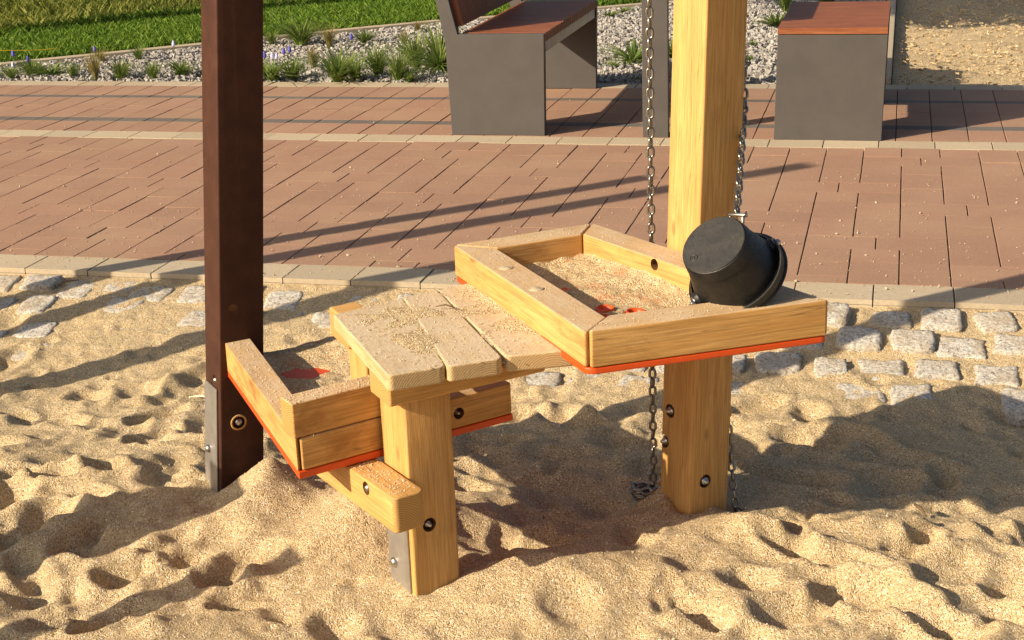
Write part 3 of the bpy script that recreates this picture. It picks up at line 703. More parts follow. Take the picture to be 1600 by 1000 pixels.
for k in range(34):
    bb0 = 7.278+1.294*k/34; bb1 = bb0+1.294/34-.005
    vs_ = [AB(a, b, z) for b in (bb0, bb1) for a, z in ((-2.098, .525), (-2.066, .533), (-2.150, .91), (-2.182, .90))]
    mesh_obj('back_slat', vs_, [[0, 1, 2, 3], [4, 5, 6, 7]]+[[i, (i+1) % 4, 4+(i+1) % 4, 4+i] for i in range(4)], M['bench_wood'], b1e, axis=(-.2, 0, .95))
b2e = empty('backless_bench', AB(-.3, 7.7)); tag(b2e, 'backless grey metal bench with reddish wood slat top, at right', 'bench')
side_panel('side_panel', [(-.556, 0), (-.062, 0), (-.050, .49), (-.545, .49)], 7.215, 7.255, b2e); side_panel('side_panel', [(-.556, 0), (-.062, 0), (-.050, .49), (-.545, .49)], 8.165, 8.205, b2e)
slats(b2e, -.546, -.052, 7.212, 8.208, .4935, .522, 20)
for a in (-.54, -.09): ab_prism('seat_rail', [(a, 7.258), (a+.03, 7.258), (a+.03, 8.162), (a, 8.162)], .43, .49, M['bracket'], b2e)
t1e = empty('picnic_table', AB(-1.0, 7.8)); tag(t1e, 'grey table leg between the two benches, its top out of the photo', 'table')
side_panel('leg', [(-1.180, 0), (-1.056, 0), (-1.056, .70), (-1.180, .70)], 7.228, 7.262, t1e); side_panel('leg', [(-1.180, 0), (-1.056, 0), (-1.056, .70), (-1.180, .70)], 8.52, 8.555, t1e)
slats(t1e, -1.54, -.74, 7.225, 8.555, .725, .765, 34)
ab_prism('table_frame', [(-1.52, 7.235), (-.76, 7.235), (-.76, 8.545), (-1.52, 8.545)], .701, .723, M['bench_grey'], t1e)

# ------------------------------------------------------------------ the sand play unit
PHI = R(32); nL = Vector((-math.cos(PHI), -math.sin(PHI), 0)); nF = Vector((math.sin(PHI), -math.cos(PHI), 0)); UU = -nL
unit = empty('sand_play_unit', Vector((0, 3.3, -.1))); tag(unit, 'wooden sand play unit with raised tray, bench and low tray', 'play equipment')
def cut(o, cutters):
    """bevel, then bore real recesses; cutters: (point, outward normal, radius, depth)"""
    cs = []
    for p, nrm, r_, dp in cutters:
        bm = bmesh.new(); bmesh.ops.create_cone(bm, cap_ends=True, segments=28, radius1=r_, radius2=r_, depth=2*dp)
        me = bpy.data.meshes.new('c'); bm.to_mesh(me); bm.free(); me.materials.append(M['hole'])
        c = bpy.data.objects.new('c', me); col.objects.link(c); c.matrix_world = Matrix.Translation(p) @ Vector(nrm).to_track_quat('Z', 'Y').to_matrix().to_4x4(); cs.append(c)
        b = o.modifiers.new('bore', 'BOOLEAN'); b.object = c; b.operation = 'DIFFERENCE'; b.solver = 'EXACT'; b.material_mode = 'TRANSFER'
    bpy.context.view_layer.update()
    dg = bpy.context.evaluated_depsgraph_get(); ev = o.evaluated_get(dg); me = bpy.data.meshes.new_from_object(ev); o.modifiers.clear(); o.data = me
    for c in cs: bpy.data.objects.remove(c)
def bolt(parent, p, nrm, r=.0105, domed=True, sink=.012, washer=True, h=.012):
    p = Vector(p)-Vector(nrm)*sink
    pr = [(.0005, h), (r*.55, h*.93), (r*.9, h*.55), (r, h*.1), (r, 0)] if domed else [(.0005, h*1.6), (r*.42, h*1.55), (r*.45, h*.95), (r*.8, h*.9), (r*.92, h*.7), (r*.92, 0)]
    if washer: pr += [(r*1.45, 0.0015), (r*1.5, 0), (r*1.5, -.002)]
    v, f = lathe(pr, 20); return mesh_obj('bolt', put(v, p, nrm), f, M['steel'], parent, smooth=True)
def lean_post(name, cx, cy, s, phi, z0, z1, lean, mat, zref=-.04):
    l_ = Vector((-math.cos(phi), -math.sin(phi), 0)); f_ = Vector((math.sin(phi), -math.cos(phi), 0)); c0 = Vector((cx, cy, 0)); vs_ = []
    for z in (z0, z1):
        c = c0+lean*(z-zref)
        for i, j in ((1, 1), (1, -1), (-1, -1), (-1, 1)): q = c+(l_*i+f_*j)*(s/2); vs_.append((q.x, q.y, z))
    fs = [[0, 1, 2, 3], [4, 5, 6, 7]]+[[i, (i+1) % 4, 4+(i+1) % 4, 4+i] for i in range(4)]
    return mesh_obj(name, vs_, fs, mat, unit, axis=(lean.x, lean.y, 1), bevel=.005, seg=3)
def face_pt(px, py, corner, nrm):
    d = ray(px, py); t = (Vector(corner)-CAM).dot(nrm)/d.dot(nrm); return CAM+d*t
# pale timber post
S_R = .113; ZBASE = -.036; cR = W(1078, 805, -.05); topR = RY(1105, 0, cR.y); leanR = Vector(((topR.x-cR.x)/(topR.z+.05), 0, 0))
cc = cR-(nF+nL)*(S_R/2)
postR = lean_post('timber_post', cc.x, cc.y, S_R, PHI, -.5, 2.3, leanR, M['wood_post'])
nLr = (nL-Vector((0, 0, nL.dot(leanR)))).normalized(); nFr = (nF-Vector((0, 0, nF.dot(leanR)))).normalized()
boltsR = [(1047, 642, nLr), (1038, 689, nLr), (1035, 787, nLr), (1102, 752, nFr)]
cut(postR, [(face_pt(x, y, cR, n), n, .0165, .016) for x, y, n in boltsR])
for x, y, n in boltsR: bolt(postR, face_pt(x, y, cR, n), n, .0105, False, .010)
# dark post
S_D = .112; PHD = R(28); lD = Vector((-math.cos(PHD), -math.sin(PHD), 0)); fD = Vector((math.sin(PHD), -math.cos(PHD), 0))
cD = W(346, 768, -.055); topD = RY(337, 0, cD.y); leanD = Vector(((topD.x-cD.x)/(topD.z-ZBASE), 0, 0)); cc = cD-(fD+lD)*(S_D/2)
postD = lean_post('dark_post', cc.x, cc.y, S_D, PHD, -.5, 2.3, leanD, M['dark_wood'])
lDr = (lD-Vector((0, 0, lD.dot(leanD)))).normalized(); fDr = (fD-Vector((0, 0, fD.dot(leanD)))).normalized()
boltsD = [(373, 660, fDr, .018), (336, 594, lDr, .013)]
cut(postD, [(face_pt(x, y, cD, n), n, r_, .012) for x, y, n, r_ in boltsD]+[(face_pt(364, 483, cD, fDr), fDr, .012, .006)])
for x, y, n, r_ in boltsD: bolt(postD, face_pt(x, y, cD, n), n, .011 if r_ > .015 else .008, True, .008)
v, f = lathe([(.0155, .0005), (.0185, .0022), (.0205, .0005), (.0205, -.004)], 24)
mesh_obj('bolt_ring', put(v, face_pt(373, 660, cD, fDr), fDr), f, M['wood'], postD, smooth=True)
def plate(parent, corner, nrm, along, w0, w1, z0, z1, th=.005, cutc=.03, lean=Vector()):
    prof = [(w0, z0), (w1, z0), (w1, z1-cutc*.4), (w1-cutc*.35, z1), (w0, z1)]; vs_ = []
    for k in (0.0008, th):
        for u, z in prof: vs_.append(Vector((corner[0], corner[1], 0))+along*u+nrm*k+lean*(z-ZBASE)+Vector((0, 0, z)))
    n = len(prof); fs = [list(range(n)), list(range(n, 2*n))]+[[i, (i+1) % n, n+(i+1) % n, n+i] for i in range(n)]
    return mesh_obj('steel_bracket', vs_, fs, M['bracket'], parent, bevel=.0012, seg=2)
brD = plate(postD, cD, lD, -fD, -.002+.016, .105, -.5, .208, lean=leanD)
bolt(brD, face_pt(331, 700, cD, lDr)+lDr*.005, lDr, .011, True, 0, False)
# raised tray
ZT, ZR, ZP = .575, .505, .4905
Lc = (V2(W(708, 383, ZT))+V2(W(708, 437, ZP)))/2; Bc = V2(W(926, 348, ZT)); Rc = (V2(W(1300, 474, ZT))+V2(W(1299, 531, ZP)))/2; Fc = V2(W(917, 588, ZP))
quad = [Lc, Bc, Rc, Fc]; inn = inset(quad, .078)
panel = prism('tray_panel', round_poly(inset(quad, .001), .020), ZP, ZR-.0008, M['orange'], unit, bevel=.003)
rails = []
for i, nm in enumerate(('back', 'rear', 'near', 'left')):
    j = (i+1) % 4; P0, P1, Q1, Q0 = quad[i], quad[j], inn[j], inn[i]; d = (P1-P0).normalized()*.0022
    poly = round_poly([P0+d, P1-d, Q1-d, Q0+d], [.012, .012, .003, .003])
    r_ = prism('rail', poly, ZR, ZT+(.004 if nm == 'near' else 0), M['wood'], unit, axis=(P1-P0).to_3d(), bevel=.010, seg=4); rails.append(r_)
# bored hole in the rear rail, plugs in the left rail
hn = Vector(((Rc-Bc).y, -(Rc-Bc).x, 0)).normalized()
if hn.dot(Vector((0, 3.3, 0))-Vector((Bc.x, Bc.y, 0))) < 0 and False: hn = -hn
hn = Vector((-.85, -.52, 0)).normalized()
hp = face_pt(1020, 414, Vector((inn[1].x, inn[1].y, .5)), hn)
cut(rails[1], [(hp, hn, .013, .03)])
for x, y in ((790, 419), (838, 452)):
    p = W(x, y, ZT); v, f = lathe([(.0005, .0), (.0118, .0), (.0132, -.0012), (.0145, .0006), (.0155, -.003)], 24); mesh_obj('plug', put(v, p+Vector((0, 0, .0016)), (0, 0, 1)), f, M['wood_board'], rails[3], smooth=True)
# cups (round holes) in the raised tray floor
for x, y in ((945, 482), (993, 487), (943, 497)):
    p = W(x, y, ZR+.012); v, f = lathe([(.0005, -.010), (.013, -.009), (.0165, .0), (.0175, .0125), (.0195, .0125), (.0195, -.012)], 28)
    mesh_obj('cup', put(v, (p.x, p.y, ZR+.002), (0, 0, 1)), f, M['orange'], panel, smooth=True)
def sand_patch(name, poly, zf, label, mat, n=110, hole=()):
    """sand lying on a flat surface: an uneven sheet that dips under the surface where it is bare"""
    P = [V2(p) for p in poly]; V = np.zeros((n, n, 3))
    for i in range(n):
        u = i/(n-1)
        for j in range(n):
            t = j/(n-1); p = (P[0]*(1-u)+P[1]*u)*(1-t)+(P[3]*(1-u)+P[2]*u)*t; V[i, j] = (p.x, p.y, zf(u, t, p))
    o = big_mesh(name, V.reshape(-1, 3), grid_faces(n, n), mat); tag(o, label, kind='stuff'); return o
class VN:
    def __init__(s, seed, k=60): s.g = np.random.default_rng(seed).uniform(-1, 1, (k, k)); s.k = k
    def __call__(s, x, y):
        i, j = int(math.floor(x)), int(math.floor(y)); u, v = x-i, y-j; u = u*u*(3-2*u); v = v*v*(3-2*v); g = s.g; k = s.k
        return (g[i % k, j % k]*(1-u)+g[(i+1) % k, j % k]*u)*(1-v)+(g[i % k, (j+1) % k]*(1-u)+g[(i+1) % k, (j+1) % k]*u)*v
    def f(s, x, y, o=3):
        return sum(s(x*2**i+7*i, y*2**i+3*i)/2**i for i in range(o))
N1 = VN(5)
cups = [V2(W(x, y, ZR+.012)) for x, y in ((945, 482), (993, 487), (943, 497))]
def zf_tray(u, t, p):
    e = min(u, 1-u, t, 1-t); z = ZR+.008+.006*N1.f(p.x*9, p.y*9)+.0035*N1.f(p.x*34, p.y*34, 2)
    z += .012*math.exp(-e/.07)+.012*math.exp(-((u-1)**2+(t-.2)**2)/.1)
    for c in cups:
        d = (p-c).length
        if d < .03: z -= .03*math.exp(-(d/.019)**4)
    bare = W(875, 430, ZR); z -= .008*math.exp(-((p.x-bare.x)**2+(p.y-bare.y)**2)/.018)
    return z
sand_patch('tray_sand', [inn[0], inn[1], inn[2], inn[3]], zf_tray, 'sand dusted with orange lying in the raised tray', M['tray_sand'], 150)
# bench boards
ZB0, ZB1 = .470, .504
bk0, bk1 = W(520, 490, ZB1), W(742, 439, ZB1)
def bkp(f_): return bk0.lerp(bk1, f_)
bd = [((605, 586), (697.5, 571), 0, .479, -.0015), ((699, 573), (786.5, 560), .483, .725, .0005), ((790, 556), (903, 546), .730, 1.0, -.0005)]
boards = []
for (x0, y0), (x1, y1), f0, f1, dz in bd:
    p0, p1 = W(x0, y0, ZB1), W(x1, y1, ZB1); q0, q1 = bkp(f0), bkp(f1)
    poly = round_poly([p0, p1, q1, q0], [.013, .016, .006, .006])
    boards.append(prism('seat_board', poly, ZB0+dz, ZB1+dz, M['wood_board'], unit, axis=(q0-p0), bevel=.0045, seg=4))
pA, pB = W(605, 586, ZB1), W(903, 546, ZB1)
def zf_bench(u, t, p):
    n = N1.f(p.x*11+3, p.y*11, 3); z = ZB1-.0018+.0036*n+.0008*N1.f(p.x*60, p.y*60, 2)
    z += .006*max(0, t-.45)+.024*math.exp(-(1-u)/.06)*min(1, .25+t*1.6)-.011*math.exp(-t/.10)-.011*math.exp(-u/.06)-.012*math.exp(-(1-t)/.03)
    return z
bA = pA.lerp(bk0, .04); bB = pB.lerp(bk1, .04)
sand_patch('bench_sand', [bA.lerp(bB, .03), bB, bk0.lerp(bk1, .99), bk0.lerp(bk1, .02)], zf_bench, 'thin layer of sand on the seat boards beside the raised tray', M['sand'], 150)
# beams below the boards
f0, f1, f3 = W(609, 638, .400), W(853, 581, .400), W(578, 613, .400)
bdir = (f1-f0).normalized(); wv = f3-f0
prism('cross_beam', [f0, f1, f1+wv, f3], .400, ZB0-.002, M['wood_post'], unit, axis=bdir, bevel=.006)
g0, g3 = W(544, 547, .400), W(517, 524, .400); g1 = g0+bdir*.07
prism('cross_beam', [g0, g1, g1+(g3-g0), g3], .400, ZB0-.002, M['wood_post'], unit, axis=bdir, bevel=.005)
h0, h3 = W(573, 603, .348), W(546, 574, .348); prism('cleat', [h0, h0+bdir*.05, h3+bdir*.05, h3], .312, ZB0-.003, M['wood_post'], unit, axis=(0, 0, 1), bevel=.006)
# front leg
S_L = .108; cL = W(650, 932, ZBASE); cc = cL-(nF+nL)*(S_L/2)
leg = lean_post('front_leg', cc.x, cc.y, S_L, PHI, -.45, .399, Vector((0, 0, 0)), M['wood_post'])
lb = face_pt(671, 820, cL, nF); cut(leg, [(lb, nF, .0155, .016)]); bolt(leg, lb, nF, .0085, False, .014)
brL = plate(leg, cL, nL, -nF, .014, .100, -.45, .155, cutc=.0); bolt(brL, face_pt(620, 877, cL, nL)+nL*.005, nL, .0115, True, 0, False, .009)
# low support beam bolted to the leg
e1 = Vector((-.186, 2.878, 0)); bw = .072
e1 = cL+nF*.080+nL*.006; poly = round_poly([e1, e1+nL*bw, e1+nL*bw-nF*.47, e1-nF*.47], [.016, .012, .004, .004])
lowb = prism('support_beam', poly, .160, .236, M['wood_post'], unit, axis=nF, bevel=.010, seg=4)
sb = face_pt(572, 763, e1+nL*bw, nL); cut(lowb, [(sb, nL, .0145, .014)]); bolt(lowb, sb, nL, .009, True, .010)
# low tray
ZL0, ZL1 = .256, .327
Aq, Cq, Eq = V2(W(345, 527, ZL1)), V2(W(462, 687, ZL1)), V2(W(800, 598, ZL1))
Dq = V2(W(540, 528, .27))
uF = (Eq-Cq).normalized(); uL = (Aq-Cq).normalized(); inF = Vector((-uF.y, uF.x)); inL = Vector((uL.y, -uL.x))
lp = prism('low_tray_panel', [Cq, Eq, Eq+inF*.2, Dq, Aq+uL*.02], .239, ZL0-.0008, M['orange'], unit, bevel=.003)
_q = inset([Cq, Eq, Aq], .056); mit = _q[0]
prism('rail', round_poly([Cq+uL*.004, mit+uL*.004, Aq+inL*.062, Aq], [.003, .003, .008, .004]), ZL0, ZL1, M['wood'], unit, axis=uL.to_3d(), bevel=.007, seg=4)
c2 = Cq+inL*.004
lb_ = prism('rail', round_poly([Cq+uF*.004, Eq, Eq+inF*.056, mit+uF*.004], [.010, .010, .004, .003]), ZL0+.0005, ZL1-.001, M['wood'], unit, axis=uF.to_3d(), bevel=.008, seg=4)
nfr = Vector((-inF.x, -inF.y, 0)); hb = face_pt(717, 646, Cq.to_3d(), nfr); cut(lb_, [(hb, nfr, .013, .02)]); bolt(lb_, hb, nfr, .008, False, .018)
u0 = Cq-uF*.003-inF*.001; ulen = .262
prism('rail', round_poly([u0, u0+uF*ulen, u0+uF*ulen+inF*.056, u0+inF*.056], [.004]*4), ZL1+.002, ZL1+.076, M['wood'], unit, axis=uF.to_3d(), bevel=.007, seg=4)
def zf_low(u, t, p):
    z = ZL0+.013+.008*N1.f(p.x*10+9, p.y*10)+.003*N1.f(p.x*38, p.y*38, 2)+.022*math.exp(-t/.12)+.016*math.exp(-u/.08)+.020*math.exp(-(1-u)/.2)
    bare = W(470, 575, .27); return z-.0195*math.exp(-((p.x-bare.x)**2+(p.y-bare.y)**2)/.0065)
i0 = Cq+inL*.06+inF*.05
sand_patch('low_tray_sand', [i0, i0+uF*.34, Dq, Aq+inL*.06], zf_low, 'sand lying in the low tray beside the dark post', M['tray_sand'], 110)

# ------------------------------------------------------------------ bucket
bk_ax = Vector((.49, .463, -.738)).normalized(); bc = W(1153, 433, .612)
bucket = empty('bucket', W(1120, 460, ZR+.01)); tag(bucket, 'black rubber bucket tipped upside down in the raised tray', 'bucket')
Hb, r1, r2 = .115, .069, .094
prof = [(.0005, 0), (.03, .0), (.0315, .0012), (r1-.007, .0012), (r1-.002, .003), (r1, .007), (r1+.0035, .026), (r1+.0018, .0275)]
for k in range(1, 7): u = k/6; prof.append((r1+.002+(r2-r1-.002)*u, .0275+(Hb-.0275)*u))
prof += [(r2+.001, Hb+.001), (r2-.004, Hb+.002), (r1-.002, .012), (.0005, .010)]
bo = bc-bk_ax*Hb; side = bk_ax.cross(Vector((0, 0, 1))).normalized(); upb = side.cross(bk_ax).normalized()
v, f = lathe(prof, 56); shell = mesh_obj('shell', put(v, bo, bk_ax, side), f, M['rubber'], bucket, smooth=True)
sm = shell.modifiers.new('e', 'EDGE_SPLIT'); sm.split_angle = R(40)
# bottom disc slightly worn, with a moulded mark
v, f = lathe([(.0005, -.0006), (r1-.0045, -.0006), (r1-.003, .0008)], 48); mesh_obj('base_disc', put(v, bo, bk_ax, side), f, M['rubber_worn'], shell, smooth=False)
mk = face_pt(1084, 403, bo-bk_ax*.0008, bk_ax); v, f = lathe([(.0065, .0), (.0075, .0012), (.0085, 0)], 20); mesh_obj('moulded_ring', put(v, mk, -bk_ax), f, M['rubber'], shell, smooth=True)
v, f = lathe([(.0010, .0), (.003, .0008), (.0035, 0)], 12); mesh_obj('moulded_dot', put(v, mk, -bk_ax), f, M['rubber'], shell, smooth=True)
v, f = lathe([(r2-.001, Hb-.020), (r2+.002, Hb-.016), (r2+.004, Hb-.008), (r2+.011, Hb-.005), (r2+.012, Hb-.001), (r2+.010, Hb+.002), (r2-.003, Hb+.001)], 56); mesh_obj('rim', put(v, bo, bk_ax, side), f, M['rubber'], bucket, smooth=True)
# strap handle hanging along the rim, from pivot to pivot
pv = [face_pt(1218, 398, bc, (CAM-bc).normalized()), face_pt(1082, 462, bc, (CAM-bc).normalized())]
def rim_pt(th, rr, z): return bo+bk_ax*z+(side*math.cos(th)+upb*math.sin(th))*rr
toc = (CAM-bc); toc = toc-bk_ax*toc.dot(bk_ax); th0 = math.atan2(toc.dot(upb), toc.dot(side))
pts = []
for k in range(25):
    u = k/24; th = th0-math.pi/2+math.pi*u; bulge = math.sin(math.pi*u); pts.append(rim_pt(th, r2+.006+.003*bulge, Hb-.020+.003*bulge))
vs_, fs = [], []
for i, p in enumerate(pts):
    d = (pts[min(i+1, 24)]-pts[max(i-1, 0)]).normalized(); n = (p-(bo+bk_ax*(p-bo).dot(bk_ax))).normalized(); hgt = d.cross(n).normalized()
    for a_, b_ in ((-.0015, -.0075), (.0015, -.0075), (.0015, .0075), (-.0015, .0075)): vs_.append(p+n*a_+hgt*b_)
for i in range(24): fs += [[i*4+k, i*4+(k+1) % 4, i*4+4+(k+1) % 4, i*4+4+k] for k in range(4)]
fs += [[0, 1, 2, 3], [96, 97, 98, 99]]
hd = mesh_obj('handle_strap', vs_, fs, M['rubber_worn'], bucket, smooth=False)
for sgn, th in ((0, th0-math.pi/2), (1, th0+math.pi/2)):
    n = (side*math.cos(th)+upb*math.sin(th)); p = rim_pt(th, r2+.009, Hb-.014)
    v, f = lathe([(.0005, .006), (.005, .0045), (.0065, .001), (.0075, -.002), (.012, -.0022), (.013, -.008)], 16); mesh_obj('rivet', put(v, p, n), f, M['steel'], hd, smooth=True)
    v, f = lathe([(.0005, .004), (.014, .003), (.017, 0), (.018, -.012)], 20); mesh_obj('ear', put(v, p-n*.010, n), f, M['rubber'], bucket, smooth=True)

# ------------------------------------------------------------------ chains
def link_mesh(L=.0290, wd=.0200, r=.0034):
    pts = []; h = (L-wd)/2; rr = wd/2-r
    for k in range(9): a = math.pi*k/8; pts.append(Vector((rr*math.cos(a), 0, h+rr*math.sin(a))))
    for k in range(9): a = math.pi+math.pi*k/8; pts.append(Vector((rr*math.cos(a), 0, -h+rr*math.sin(a))))
    n = 8; vs_, fs = [], []; N = len(pts)
    for i, p in enumerate(pts):
        d = (pts[(i+1) % N]-pts[i-1]).normalized(); a = Vector((0, 1, 0)); b = d.cross(a)
        for k in range(n): t = 2*math.pi*k/n; vs_.append(p+a*(r*math.cos(t))+b*(r*math.sin(t)))
    for i in range(N):
        for k in range(n): j = (i+1) % N; fs.append([i*n+k, i*n+(k+1) % n, j*n+(k+1) % n, j*n+k])
    me = bpy.data.meshes.new('link'); me.from_pydata(vs_, [], fs); me.materials.append(M['chain']); me.polygons.foreach_set('use_smooth', [True]*len(me.polygons)); return me
LM = link_mesh(); PITCH_L = .0290-.0070
def chain(name, path, label, tw=.6, parent=None, jit=.06):
    e = empty(name, path[-1]); tag(e, label, 'chain', 'steel chains of the play unit')
    path = [Vector(p) for p in path]; seglen = [(b-a).length for a, b in zip(path, path[1:])]; tot = sum(seglen); n = int(tot/PITCH_L); k = 0
    def at(s):
        for i, l_ in enumerate(seglen):
            if s <= l_ or i == len(seglen)-1: return path[i].lerp(path[i+1], max(0, min(1, s/l_)))
            s -= l_
    for i in range(n):
        p, q = at(i*PITCH_L), at((i+1)*PITCH_L); d = (q-p).normalized(); mid = (p+q)/2
        r_ = d.to_track_quat('Z', 'Y').to_matrix().to_4x4() @ Matrix.Rotation(tw+(math.pi/2 if i % 2 else 0)+random.gauss(0, jit), 4, 'Z') @ Matrix.Rotation(random.gauss(0, .03), 4, 'X')
        o = bpy.data.objects.new('link', LM); setw(o, e, Matrix.Translation(mid) @ r_)
    return e
yc = 3.38
b0_ = RY(1021, 772, yc); b0_.z = max(b0_.z, sand_h(b0_.x, b0_.y)+.006)
chain('hanging_chain', [(b0_.x, yc, 1.75), (b0_.x, yc, b0_.z)], 'long steel chain hanging vertically left of the timber post', .35)
pile = []
c0 = b0_.copy()
for k in range(70):
    a = k*.36; r_ = .021+.007*math.sin(k*.23); x = c0.x-.024+r_*math.cos(a)*1.25+.006*math.sin(k*.11); y = c0.y-.012+r_*math.sin(a); pile.append(Vector((x, y, sand_h(c0.x-.024, c0.y-.012)+.005+.0062*k*.36/6.28)))
chain('chain_heap', pile, 'small heap of chain on the sand left of the timber post', .9, jit=.3)
s0 = RY(1151, 338, 3.04); s1 = RY(1164, 166, 3.36); s2 = RY(1148, -80, 3.46)
chain('bucket_chain', [s2, s1, s0+(s1-s0)*.02], 'bright steel chain holding the black bucket, right of the timber post', .5)
yl = cR.y+.10
w0_ = RY(1134, 600, yl+.02); w1_ = RY(1142, 720, yl); w2_ = RY(1151, 808, yl-.03); w2_.z = max(w2_.z, sand_h(w2_.x, w2_.y)+.003); w3_ = w2_+Vector((.02, .01, -.006))
chain('loose_chain', [w0_+Vector((-.02, 0, .25)), w0_, w1_, w2_, w3_], 'dark chain trailing down to the sand right of the timber post', .4)
# shackle that joins chain and bucket
sh = empty('shackle', s0); tag(sh, 'small steel shackle between chain and black bucket', 'shackle')
sx = Vector((.95, -.3, 0)).normalized()
pts = [s0+sx*(.013*math.cos(a))+Vector((0, 0, 1))*(-.012+.016*math.sin(a)*-1-.004) for a in np.linspace(0, math.pi, 13)]
pts = [s0+sx*.013+Vector((0, 0, .004))]+pts+[s0-sx*.013+Vector((0, 0, .004))]
v, f = tube_mesh(pts, .0034, 10); mesh_obj('bow', v, f, M['chain'], sh, smooth=True)
v, f = tube_mesh([s0-sx*.017+Vector((0, 0, .003)), s0+sx*.015+Vector((0, 0, .003)), s0+sx*.021+Vector((0, 0, .005))], [.0042, .0042, .006], 10); mesh_obj('pin', v, f, M['chain'], sh, smooth=True)
v, f = tube_mesh([s0+Vector((0, 0, -.026))+Vector((.012*math.sin(a), .004, -.012*math.cos(a)))+Vector((.010, -.004, -.006)) for a in np.linspace(0, 6.28, 17)], .003, 8); mesh_obj('ring', v, f, M['chain'], sh, smooth=True)

# ------------------------------------------------------------------ play tower left of the frame (its posts cast the bands of shadow)
tw = empty('climbing_frame', ST(-.3, 4.2, -.12)); tag(tw, 'climbing frame of dark posts outside the photo on the left', 'play equipment')
def st_post(s, t, wd, h, nm='post', deep=None):
    deep = deep or wd; c = ST(s, t); q = [c+SV*(i*deep/2)+TV*(j*wd/2) for i, j in ((-1, -1), (1, -1), (1, 1), (-1, 1))]
    prism(nm, q, -.4, h, M['dark_wood'], tw, axis=(0, 0, 1), bevel=.006, seg=2)
TE = math.tan(SUN_EL)
st_post(.0, 5.38, .10, 3.58*TE); st_post(-.2, 5.15, .11, 4.46*TE); st_post(-.3, 4.66, .12, 2.9*TE-.1)
st_post(-.4, 3.34, .24, 1.5*TE-.05, 'panel', .05); st_post(-.5, 2.92, .085, 1.5*TE-.03)

# ------------------------------------------------------------------ tree left of the frame
tb = ST(1.35, 12.49); tree = empty('tree', tb); tag(tree, 'leafy tree on the lawn outside the photo, shading the far ground', 'tree')
v, f = tube_mesh([tb+Vector((0, 0, -.1)), tb+Vector((.02, .02, 1.5)), tb+Vector((.1, -.05, 3.2)), tb+Vector((.0, -.2, 5))], [.13, .10, .08, .05], 12); mesh_obj('trunk', v, f, M['bark'], tree, smooth=True)
lobes = [(10.1, 9.15, 4.9, 1.9, .9), (11.6, 11.8, 5.6, 3.0, 1.5), (10.8, 14.2, 5.5, 2.6, 1.4)]
lc = []
Vs, Fs = [], []
for S_, T_, z_, rx, rz in lobes:
    ctr = ST(S_-z_/TE, T_, z_); lc.append(ctr)
    for _ in range(int(1500*rx)):
        d = Vector((random.gauss(0, 1), random.gauss(0, 1), random.gauss(0, 1))).normalized()*random.uniform(.3, 1)**.6; p = ctr+Vector((d.x*rx, d.y*rx, d.z*rz))
        a = Vector((random.gauss(0, 1), random.gauss(0, 1), random.gauss(0, .5))).normalized(); b = a.cross(Vector((random.gauss(0, 1), random.gauss(0, 1), random.gauss(0, 1)))).normalized(); s = random.uniform(.10, .2); o = len(Vs)
        Vs += [p-a*s, p-b*s*.5, p+a*s, p+b*s*.5]; Fs.append([o, o+1, o+2, o+3])
big_mesh('crown', [q[:] for q in Vs], Fs, M['leaf'], tree, False)
for c in lc:
    v, f = tube_mesh([tb+Vector((.08, -.05, 3.0)), (tb+Vector((.1, 0, 3.6))).lerp(c, .5), c], [.06, .05, .02], 8); mesh_obj('limb', v, f, M['bark'], tree, smooth=True)

# ------------------------------------------------------------------ small litter
gp = []
for s in range(4):
    v = np.array([(1, 0, 0), (-1, 0, 0), (0, 1, 0), (0, -1, 0), (0, 0, .8), (0, 0, -.8)])*.5*(1+.25*rng.normal(0, 1, (6, 3)))
    gp.append((v, np.array([(0, 2, 4), (2, 1, 4), (1, 3, 4), (3, 0, 4), (2, 0, 5), (1, 2, 5), (3, 1, 5), (0, 3, 5)])))
pts, sz = [], []
while len(pts) < 9000:
    x, y = random.uniform(-2.0, 2.0), random.uniform(2.5, 5.2); a, b = x*E1.x+y*E1.y, x*E2.x+y*E2.y
    if b > 4.75: continue
    p = Vector((x, y, sand_h(x, y)))
    if not inframe(p): continue
    pts.append(p); sz.append(random.uniform(.0022, .0052) if random.random() < .97 else random.uniform(.006, .010))
o = scatter('coarse_grains', pts, sz, M['pebble'], gp, sm=False); tag(o, 'coarse grains lying on the sand surface', kind='stuff')
pts, sz = [], []
while len(pts) < 1100:
    a, b = random.uniform(-4.6, .8), min(4.77+random.expovariate(1.1), 8.7); p = AB(a, b, .002)
    if inframe(p): pts.append(p); sz.append(random.uniform(.003, .007) if random.random() < .95 else random.uniform(.008, .013))
o = scatter('scattered_grit', pts, sz, M['pebble'], gp); tag(o, 'grit and sand grains strewn over the paving', kind='stuff')
pts, sz = [], []
for _ in range(600):
    u, t = random.random(), random.random(); p = (pA*(1-u)+pB*u)*(1-t)+(bk0*(1-u)+bk1*u)*t; pts.append((p.x, p.y, ZB1+.0015)); sz.append(random.uniform(.0018, .004))
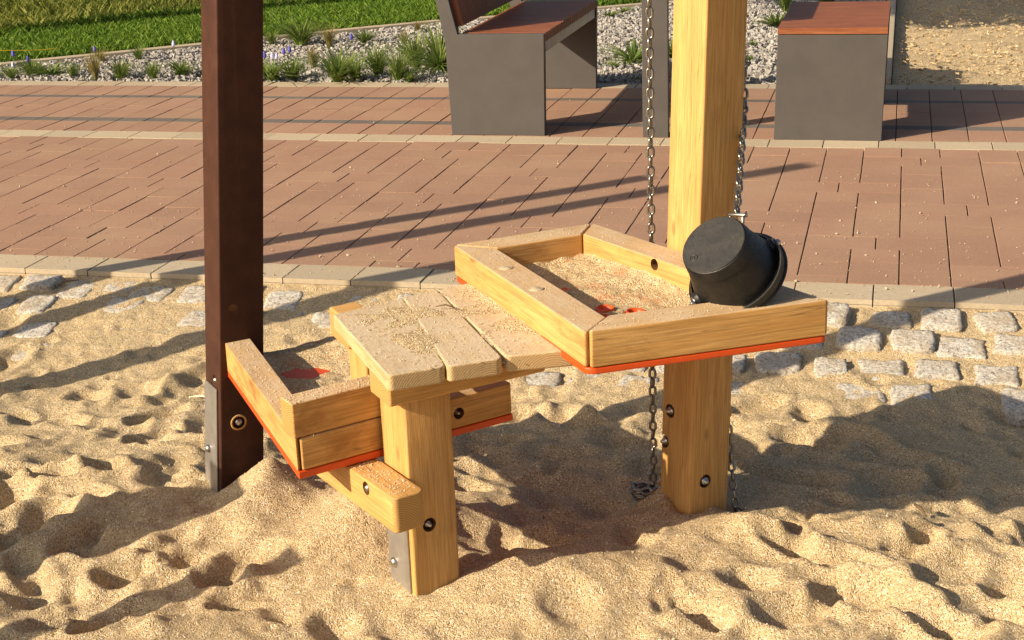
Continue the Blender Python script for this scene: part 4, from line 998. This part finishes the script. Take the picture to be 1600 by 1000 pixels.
for r_ in (0, 1, 2, 3):
    j = (r_+1) % 4
    for _ in range(70):
        u, t = random.random(), random.uniform(.1, .9); p = (quad[r_]*(1-u)+quad[j]*u)*(1-t)+(inn[r_]*(1-u)+inn[j]*u)*t; pts.append((p.x, p.y, ZT+.001+(.004 if r_ == 2 else 0))); sz.append(random.uniform(.0015, .0035))
u1 = u0+uF*ulen; la = [(u0, u1, inF*.052, ZL1+.077), (Cq+inL*.005, Aq+inL*.005, inL*.05, ZL1+.001)]
for q0, q1, wv_, z in la:
    for _ in range(220): p = q0.lerp(q1, random.random())+wv_*random.random(); pts.append((p.x, p.y, z)); sz.append(random.uniform(.0018, .004))
for _ in range(420):
    p = e1+nL*(bw*random.uniform(.1, .9))-nF*random.uniform(.02, .42); pts.append((p.x, p.y, .2365)); sz.append(random.uniform(.0018, .0045))
o = scatter('grains_on_wood', pts, sz, M['pebble'], gp); tag(o, 'sand grains lying on the boards and rails', kind='stuff')
def stick(name, p, q, r_, mat, label, cat):
    v, f = tube_mesh([p, (Vector(p)+Vector(q))/2+Vector((0, 0, .006)), q], [r_*.6, r_, r_*.5], 6); o = mesh_obj(name, v, f, mat, smooth=True); tag(o, label, cat)
p = W(294, 606, -.1); q = W(329, 617, -.1); stick('straw', Vector((p.x, p.y, sand_h(p.x, p.y)+.01)), Vector((q.x, q.y, sand_h(q.x, q.y)+.02)), .003, M['straw'], 'pale straw on the sand just left of the dark post', 'straw')
p = W(681, 479, ZB1+.008); q = W(711, 481, ZB1+.008); stick('twig', p, q, .002, M['twig'], 'short dark twig lying on the seat boards', 'twig')
p = W(1428, 808, -.1); q = W(1446, 826, -.1); stick('twig', Vector((p.x, p.y, sand_h(p.x, p.y)+.02)), Vector((q.x, q.y, sand_h(q.x, q.y)+.006)), .005, M['twig'], 'dark bit of bark in the sand right of the loose chain', 'twig')
p = W(86, 447, -.03); q = W(124, 443, -.03); stick('twig', Vector((p.x, p.y, sand_h(p.x, p.y)+.012)), Vector((q.x, q.y, sand_h(q.x, q.y)+.014)), .003, M['twig'], 'thin twig on the granite setts left of the dark post', 'twig')
